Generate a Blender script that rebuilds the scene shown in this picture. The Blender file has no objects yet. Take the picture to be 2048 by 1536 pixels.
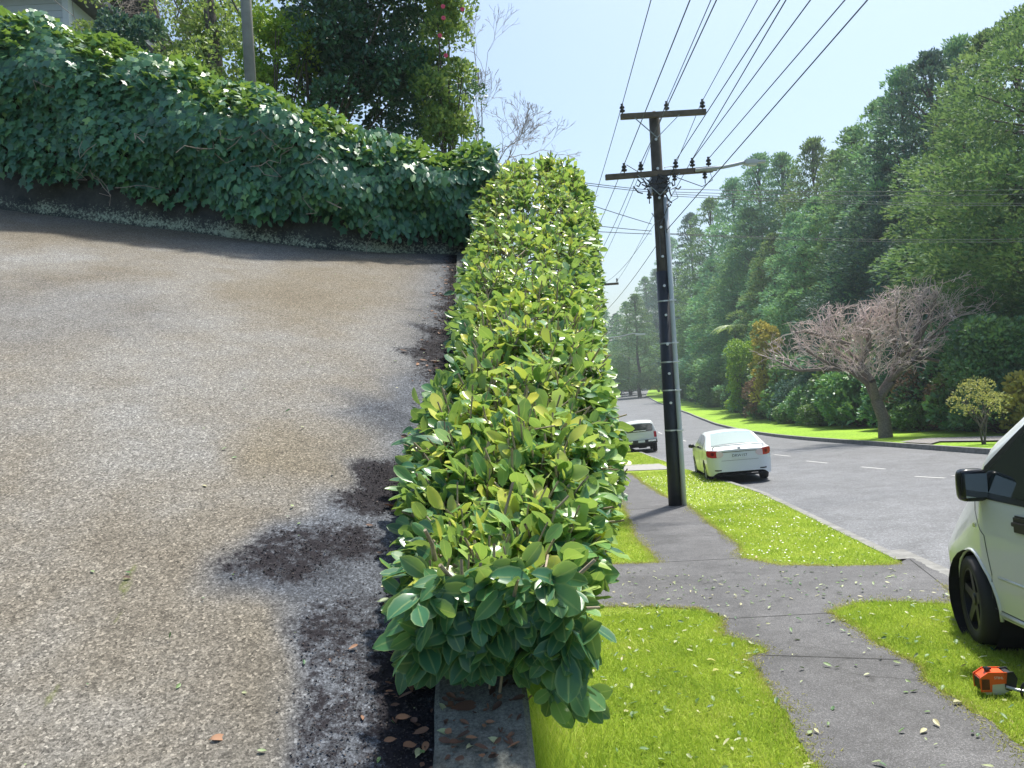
import bpy, bmesh, math, random
import numpy as np
from mathutils import Vector, Matrix
random.seed(7); np.random.seed(7)
R = math.radians
sc = bpy.context.scene
col = sc.collection

# ------------------------------------------------------------------ camera, world, sun, exposure
ROLL = R(3.3); FPX = 1538.0
cr, sr = math.cos(ROLL), math.sin(ROLL)
cam_d = bpy.data.cameras.new('camera'); cam = bpy.data.objects.new('camera', cam_d); col.objects.link(cam)
cam_d.sensor_fit = 'HORIZONTAL'; cam_d.sensor_width = 36.0; cam_d.lens = FPX/2048*36.0
cam_d.clip_start = 0.05; cam_d.clip_end = 3000
right = Vector((cr, 0, -sr)); up = Vector((sr, 0, cr)); back = Vector((0, -1, 0))
cam.matrix_world = Matrix(((right.x, up.x, back.x, 0), (right.y, up.y, back.y, 0), (right.z, up.z, back.z, 0), (0, 0, 0, 1)))
sc.camera = cam

SUN_EL, SUN_AZ = R(66), R(34)          # azimuth measured from +y towards +x
w = bpy.data.worlds.new("World"); sc.world = w; w.use_nodes = True
nt = w.node_tree
sky = nt.nodes.new('ShaderNodeTexSky'); sky.sky_type = 'NISHITA'; sky.sun_disc = False
sky.sun_elevation = SUN_EL; sky.sun_rotation = SUN_AZ
sky.air_density = 1.2; sky.dust_density = 3.2; sky.ozone_density = 3.0; sky.altitude = 0
bg = nt.nodes['Background']; bg.inputs['Strength'].default_value = 0.092
tint = nt.nodes.new('ShaderNodeMix'); tint.data_type = 'RGBA'; tint.blend_type = 'MULTIPLY'; tint.inputs[0].default_value = 1
tint.inputs[7].default_value = (.93, .975, .97, 1); nt.links.new(sky.outputs[0], tint.inputs[6]); nt.links.new(tint.outputs[2], bg.inputs['Color'])
sd = bpy.data.lights.new('sun', 'SUN'); sd.energy = 3.4; sd.angle = R(4.0); sd.color = (1.0, 0.95, 0.86)
so = bpy.data.objects.new('sun', sd); col.objects.link(so)
dv = Vector((math.sin(SUN_AZ)*math.cos(SUN_EL), math.cos(SUN_AZ)*math.cos(SUN_EL), math.sin(SUN_EL)))
so.rotation_euler = dv.to_track_quat('Z', 'Y').to_euler(); so.location = (0, 0, 30)
sc.view_settings.view_transform = 'Standard'; sc.view_settings.look = 'None'
sc.view_settings.exposure = 1.12; sc.view_settings.gamma = 1.0

# ------------------------------------------------------------------ geometry of the place
def ray(px, py):
    dx, dy = px-1024.0, 768.0-py
    return Vector(((dx*cr+dy*sr)/FPX, 1.0, (-dx*sr+dy*cr)/FPX))
def project(P):                                    # (n,3) -> pixel of the photograph (used to measure, in world space, where stains lie)
    P = np.asarray(P, float); Y = np.maximum(P[..., 1], .05)
    X = P[..., 0]/Y*FPX; Z = P[..., 2]/Y*FPX
    return 1024+X*cr-Z*sr, 768-(X*sr+Z*cr)
def at(px, py, d):
    r = ray(px, py); return Vector((r.x*d, d, r.z*d))
_gy = [-30, 0, 50, 60, 75, 95, 140, 400]; _gz = [-.47, -1.97, -4.47, -4.92, -5.35, -5.55, -5.6, -5.2]
_ky = [-30, 2, 6, 8.3, 10, 18, 24, 36, 50, 70, 100, 130, 190, 260, 400]
_kx = [3.4, 4.2, 4.4, 4.6, 4.8, 5.75, 5.9, 6.4, 7.2, 8.9, 12.6, 17.2, 25, 30, 38]
def kx(y): return np.interp(y, _ky, _kx)           # near kerb
def G(x, y):                                       # street level
    z = np.interp(y, _gy, _gz)
    return z + .03*np.clip(np.asarray(x)-kx(y), 0, 11.5)
def gp(px, py):
    r = ray(px, py); lo, hi = 1.0, 400.0
    f = lambda d: r.z*d-float(G(r.x*d, d))
    for _ in range(60):
        m = (lo+hi)/2
        if f(m) > 0: lo = m
        else: hi = m
    return Vector((r.x*lo, lo, r.z*lo))
DA, DB, DC = -1.256, .3405, -.168                  # driveway plane z = DA + DB*y + DC*x
def D(x, y): return DA+DB*y+DC*x
def dp(px, py, lift=0.0):
    r = ray(px, py); d = (DA+lift)/(r.z-DB-DC*r.x); return Vector((r.x*d, d, r.z*d))
def wl(y): return -.19-.043*(y-1.42)               # driveway-side edge of the low wall
WALLW = .192

# ------------------------------------------------------------------ helpers
def nodes(name):
    m = bpy.data.materials.new(name); m.use_nodes = True
    return m, m.node_tree, m.node_tree.nodes['Principled BSDF']
def N(t, typ, **kw):
    n = t.nodes.new(typ)
    for k, v in kw.items():
        if k in n.inputs.keys(): n.inputs[k].default_value = v
        else: setattr(n, k, v)
    return n
def ramp(t, src, stops):
    n = t.nodes.new('ShaderNodeValToRGB'); e = n.color_ramp.elements
    while len(e) > 1: e.remove(e[-1])
    e[0].position = stops[0][0]; e[0].color = (*stops[0][1], 1)
    for p, c in stops[1:]:
        q = e.new(p); q.color = (*c, 1)
    t.links.new(src, n.inputs[0]); return n
def g3(v): return (v, v, v)
def mix(t, f, a, b, typ='MIX'):
    n = t.nodes.new('ShaderNodeMix'); n.data_type = 'RGBA'; n.blend_type = typ
    for s, v in ((0, f), (6, a), (7, b)):
        if hasattr(v, 'is_linked') or hasattr(v, 'links'): t.links.new(v, n.inputs[s])
        elif s == 0: n.inputs[0].default_value = v
        else: n.inputs[s].default_value = (*v, 1)
    return n.outputs[2]
def bump(t, b, h, s, d=.01):
    n = N(t, 'ShaderNodeBump'); n.inputs['Strength'].default_value = s; n.inputs['Distance'].default_value = d
    t.links.new(h, n.inputs['Height']); t.links.new(n.outputs[0], b.inputs['Normal'])
def geo(t): return t.nodes.new('ShaderNodeNewGeometry').outputs['Position']
def noise(t, scale, detail=4, rough=.55, vec=None):
    n = N(t, 'ShaderNodeTexNoise'); n.inputs['Scale'].default_value = scale; n.inputs['Detail'].default_value = detail
    n.inputs['Roughness'].default_value = rough
    t.links.new(vec if vec is not None else geo(t), n.inputs['Vector']); return n.outputs['Fac']
def plain(name, c, rough=.6, metal=0, spec=.5, var=0, vs=8, coat=0):
    m, t, b = nodes(name)
    b.inputs['Roughness'].default_value = rough; b.inputs['Metallic'].default_value = metal
    b.inputs['Specular IOR Level'].default_value = spec
    if coat: b.inputs['Coat Weight'].default_value = coat; b.inputs['Coat Roughness'].default_value = .06
    if var:
        tc = t.nodes.new('ShaderNodeTexCoord').outputs['Object']
        r = ramp(t, noise(t, vs, 6, .6, tc), [(.3, [x*(1-var) for x in c]), (.7, [min(1, x*(1+var)) for x in c])])
        t.links.new(r.outputs[0], b.inputs['Base Color'])
    else: b.inputs['Base Color'].default_value = (*c, 1)
    return m
def leafmat(name, stops, rough=.45, trans=.35, tcol=None, spec=.4, objvar=0, vein=0):
    m, t, b = nodes(name)
    a = N(t, 'ShaderNodeAttribute', attribute_name='rnd')
    src = ramp(t, a.outputs['Fac'], stops).outputs[0]
    if vein:
        e_ = N(t, 'ShaderNodeAttribute', attribute_name='ed')
        vf = ramp(t, e_.outputs['Fac'], [(0, g3(.75)), (.07, g3(.5)), (.12, g3(0)), (.8, g3(0)), (1, g3(.7))]).outputs[0]
        vm = N(t, 'ShaderNodeMath', operation='MULTIPLY'); vm.inputs[1].default_value = vein; t.links.new(vf, vm.inputs[0])
        src = mix(t, vm.outputs[0], src, (.5, .58, .2))
    if objvar:
        oi = t.nodes.new('ShaderNodeObjectInfo')
        h = N(t, 'ShaderNodeHueSaturation')
        mr = N(t, 'ShaderNodeMapRange'); mr.inputs[3].default_value = .5-objvar*.045; mr.inputs[4].default_value = .5+objvar*.035
        mv = N(t, 'ShaderNodeMapRange'); mv.inputs[3].default_value = 1-objvar*.45; mv.inputs[4].default_value = 1+objvar*.35
        t.links.new(oi.outputs['Random'], mr.inputs[0]); t.links.new(oi.outputs['Random'], mv.inputs[0])
        t.links.new(mr.outputs[0], h.inputs['Hue']); t.links.new(mv.outputs[0], h.inputs['Value'])
        t.links.new(src, h.inputs['Color']); src = h.outputs[0]
    t.links.new(src, b.inputs['Base Color'])
    b.inputs['Roughness'].default_value = rough; b.inputs['Specular IOR Level'].default_value = spec
    tr = t.nodes.new('ShaderNodeBsdfTranslucent')
    tc = mix(t, .55, src, tcol or (.45, .6, .08), 'MIX'); t.links.new(tc, tr.inputs['Color'])
    ms = t.nodes.new('ShaderNodeMixShader'); ms.inputs[0].default_value = trans
    t.links.new(b.outputs[0], ms.inputs[1]); t.links.new(tr.outputs[0], ms.inputs[2])
    t.links.new(ms.outputs[0], t.nodes['Material Output'].inputs[0])
    return m

def link(o, parent=None):
    col.objects.link(o)
    if parent is not None: o.parent = parent
    return o
def tag(o, label=None, cat=None, group=None, kind=None):
    if label: o['label'] = label
    if cat: o['category'] = cat
    if group: o['group'] = group
    if kind: o['kind'] = kind
    return o
def empty(name, loc=(0, 0, 0), rz=0):
    o = bpy.data.objects.new(name, None); o.location = loc; o.rotation_euler = (0, 0, rz); o.empty_display_size = .2
    return link(o)
def big(name, V, F, mat, parent=None, rnd=None, smooth=False, attrs=None):
    V = np.asarray(V, np.float32).reshape(-1, 3); F = np.asarray(F, np.int32); k = F.shape[1]
    me = bpy.data.meshes.new(name); me.vertices.add(len(V)); me.vertices.foreach_set('co', V.ravel())
    me.loops.add(F.size); me.loops.foreach_set('vertex_index', F.ravel())
    me.polygons.add(len(F)); me.polygons.foreach_set('loop_start', np.arange(0, F.size, k, dtype=np.int32))
    me.polygons.foreach_set('loop_total', np.full(len(F), k, np.int32))
    if smooth: me.polygons.foreach_set('use_smooth', np.ones(len(F), bool))
    me.update(calc_edges=True)
    A = dict(attrs or {})
    if rnd is not None: A['rnd'] = rnd
    for n_, v in A.items():
        at_ = me.attributes.new(n_, 'FLOAT', 'POINT'); at_.data.foreach_set('value', np.asarray(v, np.float32).ravel())
    if isinstance(mat, (list, tuple)):
        for m in mat: me.materials.append(m)
    else: me.materials.append(mat)
    return link(bpy.data.objects.new(name, me), parent)
def obj(name, V, F, mat, parent=None, smooth=False, bev=0):
    me = bpy.data.meshes.new(name); me.from_pydata([tuple(v) for v in V], [], [tuple(f) for f in F]); me.materials.append(mat)
    bm = bmesh.new(); bm.from_mesh(me)
    if bev: bmesh.ops.bevel(bm, geom=bm.edges[:], offset=bev, segments=2, affect='EDGES', clamp_overlap=True)
    bmesh.ops.recalc_face_normals(bm, faces=bm.faces[:]); bm.to_mesh(me); bm.free()
    if smooth:
        for p in me.polygons: p.use_smooth = True
    me.update()
    return link(bpy.data.objects.new(name, me), parent)
class MB:                                          # collects shapes into one mesh
    def __init__(s): s.V = []; s.F = []
    def add(s, V, F):
        n = len(s.V); s.V += [tuple(v) for v in V]; s.F += [tuple(i+n for i in f) for f in F]; return s
    def box(s, c, d, rot=None):
        x, y, z = d[0]/2, d[1]/2, d[2]/2
        P = [Vector((a*x, b*y, e*z)) for a in (-1, 1) for b in (-1, 1) for e in (-1, 1)]
        if rot: P = [rot @ p for p in P]
        return s.add([p+Vector(c) for p in P], [(0, 1, 3, 2), (4, 6, 7, 5), (0, 4, 5, 1), (2, 3, 7, 6), (0, 2, 6, 4), (1, 5, 7, 3)])
    def bar(s, p, q, w_, h_=None):
        p, q = Vector(p), Vector(q); h_ = h_ or w_; d = q-p; m = d.to_track_quat('Y', 'Z').to_matrix()
        return s.box((p+q)/2, (w_, d.length, h_), m)
    def tube(s, pts, r, k=8, cap=True):
        pts = [Vector(p) for p in pts]; rs = r if isinstance(r, (list, tuple)) else [r]*len(pts); V = []; F = []
        for i, p in enumerate(pts):
            d = (pts[min(i+1, len(pts)-1)]-pts[max(i-1, 0)]).normalized()
            a = d.orthogonal().normalized() if abs(d.z) > .99 else d.cross(Vector((0, 0, 1))).normalized()
            b = d.cross(a)
            V += [p+(a*math.cos(t)+b*math.sin(t))*rs[i] for t in [2*math.pi*j/k for j in range(k)]]
        for i in range(len(pts)-1):
            for j in range(k): F.append((i*k+j, i*k+(j+1) % k, (i+1)*k+(j+1) % k, (i+1)*k+j))
        if cap: F.append(tuple(range(k))[::-1]); F.append(tuple(range((len(pts)-1)*k, len(pts)*k)))
        return s.add(V, F)
    def lathe(s, prof, c=(0, 0, 0), axis='z', k=16):      # prof: (radius, along)
        V = []; F = []
        for r_, h in prof:
            for j in range(k):
                a = 2*math.pi*j/k; u, v = r_*math.cos(a), r_*math.sin(a)
                p = {'z': (u, v, h), 'x': (h, u, v), 'y': (u, h, v)}[axis]
                V.append(Vector(p)+Vector(c))
        for i in range(len(prof)-1):
            for j in range(k): F.append((i*k+j, i*k+(j+1) % k, (i+1)*k+(j+1) % k, (i+1)*k+j))
        return s.add(V, F)
    def prism(s, poly, off):                              # polygon of 3-D points, extruded by vector off
        n = len(poly); off = Vector(off); V = [Vector(p) for p in poly]+[Vector(p)+off for p in poly]
        F = [tuple(range(n)), tuple(range(2*n-1, n-1, -1))]+[(i, (i+1) % n, (i+1) % n+n, i+n) for i in range(n)]
        return s.add(V, F)
    def build_each(s, name, mat, parent=None, smooth=False, bev=0):   # every loose piece becomes an object of its own
        par = list(range(len(s.V)))
        def fd(a):
            while par[a] != a: par[a] = par[par[a]]; a = par[a]
            return a
        for f in s.F:
            for i in f[1:]: par[fd(i)] = fd(f[0])
        gr = {}
        for f in s.F: gr.setdefault(fd(f[0]), []).append(f)
        for fs_ in gr.values():
            ids = sorted({i for f in fs_ for i in f}); mp = {q: k for k, q in enumerate(ids)}
            obj(name, [s.V[i] for i in ids], [tuple(mp[i] for i in f) for f in fs_], mat, parent, smooth, bev)
    def build(s, name, mat, parent=None, smooth=False, bev=0): return obj(name, s.V, s.F, mat, parent, smooth, bev)
def scatter(T, TF, P, A, B, C, S):
    """T template verts; A,B,C unit axes (n,3) for template x,y,z; S scale (n,) or (n,3)"""
    n = len(P); S = np.asarray(S, float); S = S[:, None]*np.ones((1, 3)) if S.ndim == 1 else S
    V = P[:, None, :] + T[None, :, 0:1]*(A*S[:, 0:1])[:, None, :] + T[None, :, 1:2]*(B*S[:, 1:2])[:, None, :] + T[None, :, 2:3]*(C*S[:, 2:3])[:, None, :]
    F = TF[None]+(np.arange(n)*len(T))[:, None, None]
    return V.reshape(-1, 3), F.reshape(-1, TF.shape[1])
def unit(v): return v/np.maximum(np.linalg.norm(v, axis=-1, keepdims=True), 1e-9)
def frames(Bdir, up_):
    B = unit(Bdir); C = unit(up_-B*np.sum(B*up_, -1, keepdims=True)); return np.cross(B, C), B, C
def rv(n, s=1.0): return np.random.normal(0, s, (n, 3))
def segs(P0, P1, R0, R1, k=4):
    P0, P1 = np.asarray(P0, float), np.asarray(P1, float); R0, R1 = np.asarray(R0, float), np.asarray(R1, float)
    d = unit(P1-P0); a = unit(np.cross(d, np.where(np.abs(d[:, 2:3]) > .9, [[1., 0, 0]], [[0, 0, 1.]]))); b = np.cross(d, a)
    t = np.arange(k)*2*np.pi/k; ring = a[:, None]*np.cos(t)[None, :, None]+b[:, None]*np.sin(t)[None, :, None]
    V = np.concatenate([P0[:, None]+ring*R0[:, None, None], P1[:, None]+ring*R1[:, None, None]], 1)
    j = np.arange(k); q = np.stack([j, (j+1) % k, (j+1) % k+k, j+k], 1)
    return V.reshape(-1, 3), (q[None]+(np.arange(len(P0))*2*k)[:, None, None]).reshape(-1, 4)
def leaf_t(prof, curl=.15, fold=.12, wav=0):
    V = []; F = []
    for i, (y, w_) in enumerate(prof):
        z = -curl*y*y; V += [(-w_, y, z+fold*w_*2+wav*math.sin(y*9)), (0, y, z), (w_, y, z+fold*w_*2-wav*math.sin(y*9+1))]
    for i in range(len(prof)-1):
        a = i*3; F += [(a, a+1, a+4), (a, a+4, a+3), (a+1, a+2, a+5), (a+1, a+5, a+4)]
    return np.array(V), np.array(F)
FIG = [(0, .012), (.1, .035), (.2, .12), (.4, .215), (.62, .245), (.83, .19), (.95, .08), (1, .008)]
SIM = [(0, .03), (.3, .24), (.65, .26), (1, .01)]
figs = [leaf_t(FIG, .12, .12, .01), leaf_t(FIG, .3, .2, .015), leaf_t([(y, w_*1.2) for y, w_ in FIG], .05, .05, .02), leaf_t([(y, w_*.85) for y, w_ in FIG], -.18, .25, .01), leaf_t(FIG, .5, .1, .02)]
for _k in range(9):
    _b = leaf_t([(y, w_*random.uniform(.8, 1.35)) for y, w_ in FIG], random.uniform(-.1, .55), random.uniform(0, .3), random.uniform(0, .04)); _v = _b[0].copy(); _v[3:-3] += np.random.normal(0, .018, _v[3:-3].shape); _v[:, 0] += _v[:, 1]**2*random.uniform(-.2, .2); figs.append((_v, _b[1]))
simple = leaf_t(SIM, .12, .15)
_iv = [(0, 0), (.25, -.12), (.5, .02), (.36, .26), (.62, .5), (.3, .62), (.18, .72), (0, 1.08), (-.18, .72), (-.3, .62), (-.62, .5), (-.36, .26), (-.5, .02), (-.25, -.12)]
ivy_T = np.array([(0, .35, 0)]+[(x*.95, y, -.10*abs(x)-.12*y*y+.04) for x, y in _iv]); ivy_F = np.array([(0, i, i % len(_iv)+1) for i in range(1, len(_iv)+1)])
spray_T = np.array([(0, 0, 0), (.12, .3, .03), (.24, .5, -.02), (.1, .66, .02), (0, 1, -.08), (-.1, .7, .02), (-.22, .48, -.02), (-.12, .26, .03)])
spray_F = np.array([(0, 1, 7), (1, 3, 5), (1, 5, 7), (1, 2, 3), (3, 4, 5), (5, 6, 7)])

def settle(root):                                  # children were built in world coordinates: move them into the root's frame
    for ch in root.children:
        v = np.empty(len(ch.data.vertices)*3, np.float32); ch.data.vertices.foreach_get('co', v)
        ch.data.vertices.foreach_set('co', (v.reshape(-1, 3)-np.array(root.location, np.float32)).ravel()); ch.data.update()
# ------------------------------------------------------------------ materials
def asphalt(name, c, speck=.25, sc_=160, big_=.35, rough=.8, light=None):
    m, t, b = nodes(name); p = geo(t)
    v = N(t, 'ShaderNodeTexVoronoi'); v.inputs['Scale'].default_value = sc_; t.links.new(p, v.inputs['Vector'])
    sp = ramp(t, v.outputs['Color'], [(0, g3(1-speck)), (.6, g3(1)), (1, g3(1+speck*2.2))]).outputs[0]
    lg = ramp(t, noise(t, big_, 6, .6), [(.3, [x*.82 for x in c]), (.5, c), (.72, [x*1.2 for x in c])]).outputs[0]
    mid = ramp(t, noise(t, 9, 5, .7), [(.3, g3(.8)), (.7, g3(1.15))]).outputs[0]
    c1 = mix(t, 1, lg, sp, 'MULTIPLY'); c2 = mix(t, 1, c1, mid, 'MULTIPLY')
    t.links.new(c2, b.inputs['Base Color']); b.inputs['Roughness'].default_value = rough
    bump(t, b, v.outputs['Distance'], .5, .004)
    return m
m_road = asphalt('asphalt_road', (.115, .12, .13), .45, 55, .25, .62)
def cracks(m, amt, sc_, width):
    t = m.node_tree; b = t.nodes['Principled BSDF']; src = b.inputs['Base Color'].links[0].from_socket
    mp = N(t, 'ShaderNodeVectorMath', operation='ADD'); nz = N(t, 'ShaderNodeTexNoise'); nz.inputs['Scale'].default_value = 2.5; nz.inputs['Detail'].default_value = 6
    p = geo(t); t.links.new(p, nz.inputs['Vector']); sc2 = N(t, 'ShaderNodeVectorMath', operation='SCALE'); sc2.inputs['Scale'].default_value = .9
    t.links.new(nz.outputs['Color'], sc2.inputs[0]); t.links.new(p, mp.inputs[0]); t.links.new(sc2.outputs[0], mp.inputs[1])
    v = N(t, 'ShaderNodeTexVoronoi'); v.feature = 'DISTANCE_TO_EDGE'; v.inputs['Scale'].default_value = sc_; t.links.new(mp.outputs[0], v.inputs['Vector'])
    f = ramp(t, v.outputs['Distance'], [(0, g3(amt)), (width, g3(0))]).outputs[0]
    gate = ramp(t, noise(t, .5, 3, .6), [(.45, g3(0)), (.6, g3(1))]).outputs[0]
    ff = N(t, 'ShaderNodeMath', operation='MULTIPLY'); t.links.new(f, ff.inputs[0]); t.links.new(gate, ff.inputs[1])
    st = ramp(t, noise(t, 1.6, 7, .7), [(.35, g3(.78)), (.5, g3(1)), (.66, g3(1.18))]).outputs[0]
    c = mix(t, 1, mix(t, ff.outputs[0], src, (.03, .03, .03)), st, 'MULTIPLY'); t.links.new(c, b.inputs['Base Color'])
cracks(m_road, .6, .22, .012)
m_path = asphalt('asphalt_footpath', (.092, .092, .096), .45, 150, .9, .8)
cracks(m_path, .8, .45, .012)
m_kerb = plain('kerb_concrete', (.2, .2, .19), .85, var=.3, vs=6)
m_conc = plain('pale_concrete', (.28, .275, .26), .85, var=.15)
m_line = plain('road_paint', (.5, .5, .49), .6, var=.15, vs=30)
def drive_mat():
    m, t, b = nodes('driveway_aggregate'); p = geo(t)
    mp = N(t, 'ShaderNodeMapping'); t.links.new(p, mp.inputs['Vector'])
    v = N(t, 'ShaderNodeTexVoronoi'); v.inputs['Scale'].default_value = 190; t.links.new(p, v.inputs['Vector'])
    v2 = N(t, 'ShaderNodeTexVoronoi'); v2.inputs['Scale'].default_value = 62; t.links.new(p, v2.inputs['Vector'])
    base = ramp(t, noise(t, .9, 7, .65), [(.3, (.155, .134, .104)), (.42, (.198, .178, .145)), (.54, (.225, .213, .19)), (.68, (.258, .256, .246))]).outputs[0]
    gr = ramp(t, noise(t, 2.2, 6, .7), [(.3, (.065, .072, .085)), (.7, (.155, .168, .19))]).outputs[0]
    aw = N(t, 'ShaderNodeAttribute', attribute_name='wet').outputs['Fac']; asl = N(t, 'ShaderNodeAttribute', attribute_name='soil').outputs['Fac']
    rust = N(t, 'ShaderNodeAttribute', attribute_name='rust').outputs['Fac']
    c = mix(t, rust, base, (.18, .15, .1))
    c = mix(t, aw, c, gr)
    chips = ramp(t, v.outputs['Color'], [(0, g3(.35)), (.35, g3(.75)), (.7, g3(1.1)), (1, g3(2.0))]).outputs[0]
    chips2 = ramp(t, v2.outputs['Distance'], [(.0, g3(1.25)), (.5, g3(.95)), (1, g3(.6))]).outputs[0]
    fine = ramp(t, noise(t, 240, 2, .8), [(.35, g3(.55)), (.65, g3(1.4))]).outputs[0]
    c = mix(t, 1, c, chips, 'MULTIPLY'); c = mix(t, .35, c, chips2, 'MULTIPLY'); c = mix(t, .9, c, fine, 'MULTIPLY')
    ns = noise(t, 38, 7, .85); ns2 = noise(t, 9, 5, .7)
    a1 = N(t, 'ShaderNodeMath', operation='MULTIPLY_ADD'); t.links.new(ns, a1.inputs[0]); a1.inputs[1].default_value = 2.6; a1.inputs[2].default_value = -1.3
    a2 = N(t, 'ShaderNodeMath', operation='MULTIPLY_ADD'); t.links.new(ns2, a2.inputs[0]); a2.inputs[1].default_value = 1.1; a2.inputs[2].default_value = -.55
    s1 = N(t, 'ShaderNodeMath', operation='ADD'); t.links.new(a1.outputs[0], s1.inputs[0]); t.links.new(asl, s1.inputs[1])
    s2 = N(t, 'ShaderNodeMath', operation='ADD'); t.links.new(s1.outputs[0], s2.inputs[0]); t.links.new(a2.outputs[0], s2.inputs[1])
    mr = N(t, 'ShaderNodeMapRange'); mr.inputs[1].default_value = .36; mr.inputs[2].default_value = .74; t.links.new(s2.outputs[0], mr.inputs[0])
    # no soil at all where the attribute is zero
    gate = N(t, 'ShaderNodeMapRange'); gate.inputs[1].default_value = .05; gate.inputs[2].default_value = .45; t.links.new(asl, gate.inputs[0])
    mm = N(t, 'ShaderNodeMath', operation='MULTIPLY'); t.links.new(mr.outputs[0], mm.inputs[0]); t.links.new(gate.outputs[0], mm.inputs[1])
    dirt = ramp(t, noise(t, 90, 3, .8), [(.3, (.007, .007, .01)), (.7, (.03, .026, .03))]).outputs[0]
    c = mix(t, mm.outputs[0], c, dirt)
    moss = N(t, 'ShaderNodeAttribute', attribute_name='moss').outputs['Fac']
    mo = N(t, 'ShaderNodeMapRange'); mo.inputs[1].default_value = .3; mo.inputs[2].default_value = .6
    am = N(t, 'ShaderNodeMath', operation='MULTIPLY'); t.links.new(moss, am.inputs[0]); t.links.new(ns, am.inputs[1]); t.links.new(am.outputs[0], mo.inputs[0])
    c = mix(t, mo.outputs[0], c, (.12, .14, .035))
    t.links.new(c, b.inputs['Base Color']); b.inputs['Roughness'].default_value = .85; b.inputs['Specular IOR Level'].default_value = .15
    hh = N(t, 'ShaderNodeMath', operation='ADD'); t.links.new(v.outputs['Color'], hh.inputs[0]); t.links.new(ns, hh.inputs[1])
    bump(t, b, hh.outputs[0], .7, .006)
    return m
m_drive = drive_mat()
def mossy(name, c, mossc, amt, rough=.9):
    m, t, b = nodes(name)
    base = ramp(t, noise(t, 14, 8, .75), [(.3, [x*.45 for x in c]), (.5, c), (.7, [x*1.5 for x in c])]).outputs[0]
    ff = ramp(t, noise(t, 160, 3, .8), [(.35, g3(.6)), (.65, g3(1.35))]).outputs[0]
    mf = ramp(t, noise(t, 5, 9, .8), [(amt, g3(0)), (amt+.08, g3(1))]).outputs[0]
    cc = mix(t, mf, mix(t, 1, base, ff, 'MULTIPLY'), mossc)
    t.links.new(cc, b.inputs['Base Color']); b.inputs['Roughness'].default_value = rough
    bump(t, b, noise(t, 70, 6, .8), .6, .01); return m
m_wall = mossy('mossy_concrete', (.15, .155, .135), (.2, .22, .07), .6)
def lichen_mat():
    m, t, b = nodes('lichen_concrete')
    base = ramp(t, noise(t, 6, 8, .75), [(.3, (.025, .03, .035)), (.7, (.08, .085, .08))]).outputs[0]
    sp = noise(t, 45, 6, .85); lo = N(t, 'ShaderNodeAttribute', attribute_name='low').outputs['Fac']
    n2 = noise(t, 3, 4, .6)
    q = N(t, 'ShaderNodeMath', operation='MULTIPLY_ADD'); t.links.new(lo, q.inputs[0]); q.inputs[1].default_value = .22; t.links.new(sp, q.inputs[2])
    q2 = N(t, 'ShaderNodeMath', operation='MULTIPLY_ADD'); t.links.new(n2, q2.inputs[0]); q2.inputs[1].default_value = .35; t.links.new(q.outputs[0], q2.inputs[2])
    f = ramp(t, q2.outputs[0], [(.83, g3(0)), (.93, g3(1))]).outputs[0]
    c = mix(t, f, base, (.36, .43, .34)); t.links.new(c, b.inputs['Base Color']); b.inputs['Roughness'].default_value = .95
    bump(t, b, sp, .5, .01); return m
m_lichen = lichen_mat()
def ground_mat(name, stops, sc1=.8, fine=90):
    m, t, b = nodes(name)
    c = ramp(t, noise(t, sc1, 7, .6), stops).outputs[0]
    f = ramp(t, noise(t, fine, 4, .8), [(.35, g3(.55)), (.65, g3(1.3))]).outputs[0]
    c2 = mix(t, 1, c, f, 'MULTIPLY'); t.links.new(c2, b.inputs['Base Color']); b.inputs['Roughness'].default_value = .9
    b.inputs['Specular IOR Level'].default_value = .15
    bump(t, b, noise(t, fine*.7, 5, .8), .8, .03); return m
m_turf = ground_mat('turf', [(.25, (.17, .23, .03)), (.5, (.25, .34, .04)), (.75, (.33, .40, .06))], .6, 60)
m_turf_far = ground_mat('turf_far', [(.25, (.16, .3, .03)), (.6, (.26, .42, .04)), (.8, (.36, .48, .06))], .12, 7)
m_floor = ground_mat('forest_floor', [(.3, (.02, .03, .012)), (.7, (.045, .06, .02))], .3, 4)
m_blade = leafmat('grass_blades', [(0, (.14, .26, .035)), (.3, (.3, .45, .05)), (.6, (.45, .58, .08)), (.85, (.58, .62, .16)), (1, (.6, .54, .26))], .6, .35, (.58, .7, .1), .2)
m_strawblade = leafmat('dry_grass', [(0, (.3, .36, .06)), (.5, (.42, .42, .14)), (1, (.52, .44, .26))], .7, .3, (.6, .6, .15), .2)
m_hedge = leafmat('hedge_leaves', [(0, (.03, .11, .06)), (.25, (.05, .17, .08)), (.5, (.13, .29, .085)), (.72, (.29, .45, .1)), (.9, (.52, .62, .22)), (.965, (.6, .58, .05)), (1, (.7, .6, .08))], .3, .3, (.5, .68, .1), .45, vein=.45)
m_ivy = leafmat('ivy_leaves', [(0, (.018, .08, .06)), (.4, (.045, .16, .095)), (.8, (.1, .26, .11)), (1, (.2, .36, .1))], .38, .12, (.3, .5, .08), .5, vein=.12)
m_ivytop = leafmat('ivy_leaves_painted_sun', [(0, (.03, .12, .065)), (.45, (.07, .2, .07)), (.8, (.16, .3, .07)), (1, (.4, .46, .16))], .4, .22, (.45, .65, .08), .45)  # paler copy of the ivy leaves, sunlight on the top put into colour
m_bark = mossy('bark', (.1, .085, .07), (.12, .14, .08), .62)
m_twig = plain('pale_twigs', (.3, .25, .22), .8, var=.25, vs=3)
m_pinktwig = plain('pinkish_twigs', (.6, .49, .46), .85, var=.3, vs=1)
m_stem = plain('hedge_stems', (.3, .24, .17), .8, var=.35, vs=20)
m_tree1 = leafmat('conifer_leaves', [(0, (.03, .13, .10)), (.5, (.085, .25, .13)), (1, (.24, .42, .14))], .6, .3, (.35, .5, .12), .25, objvar=1)
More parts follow.
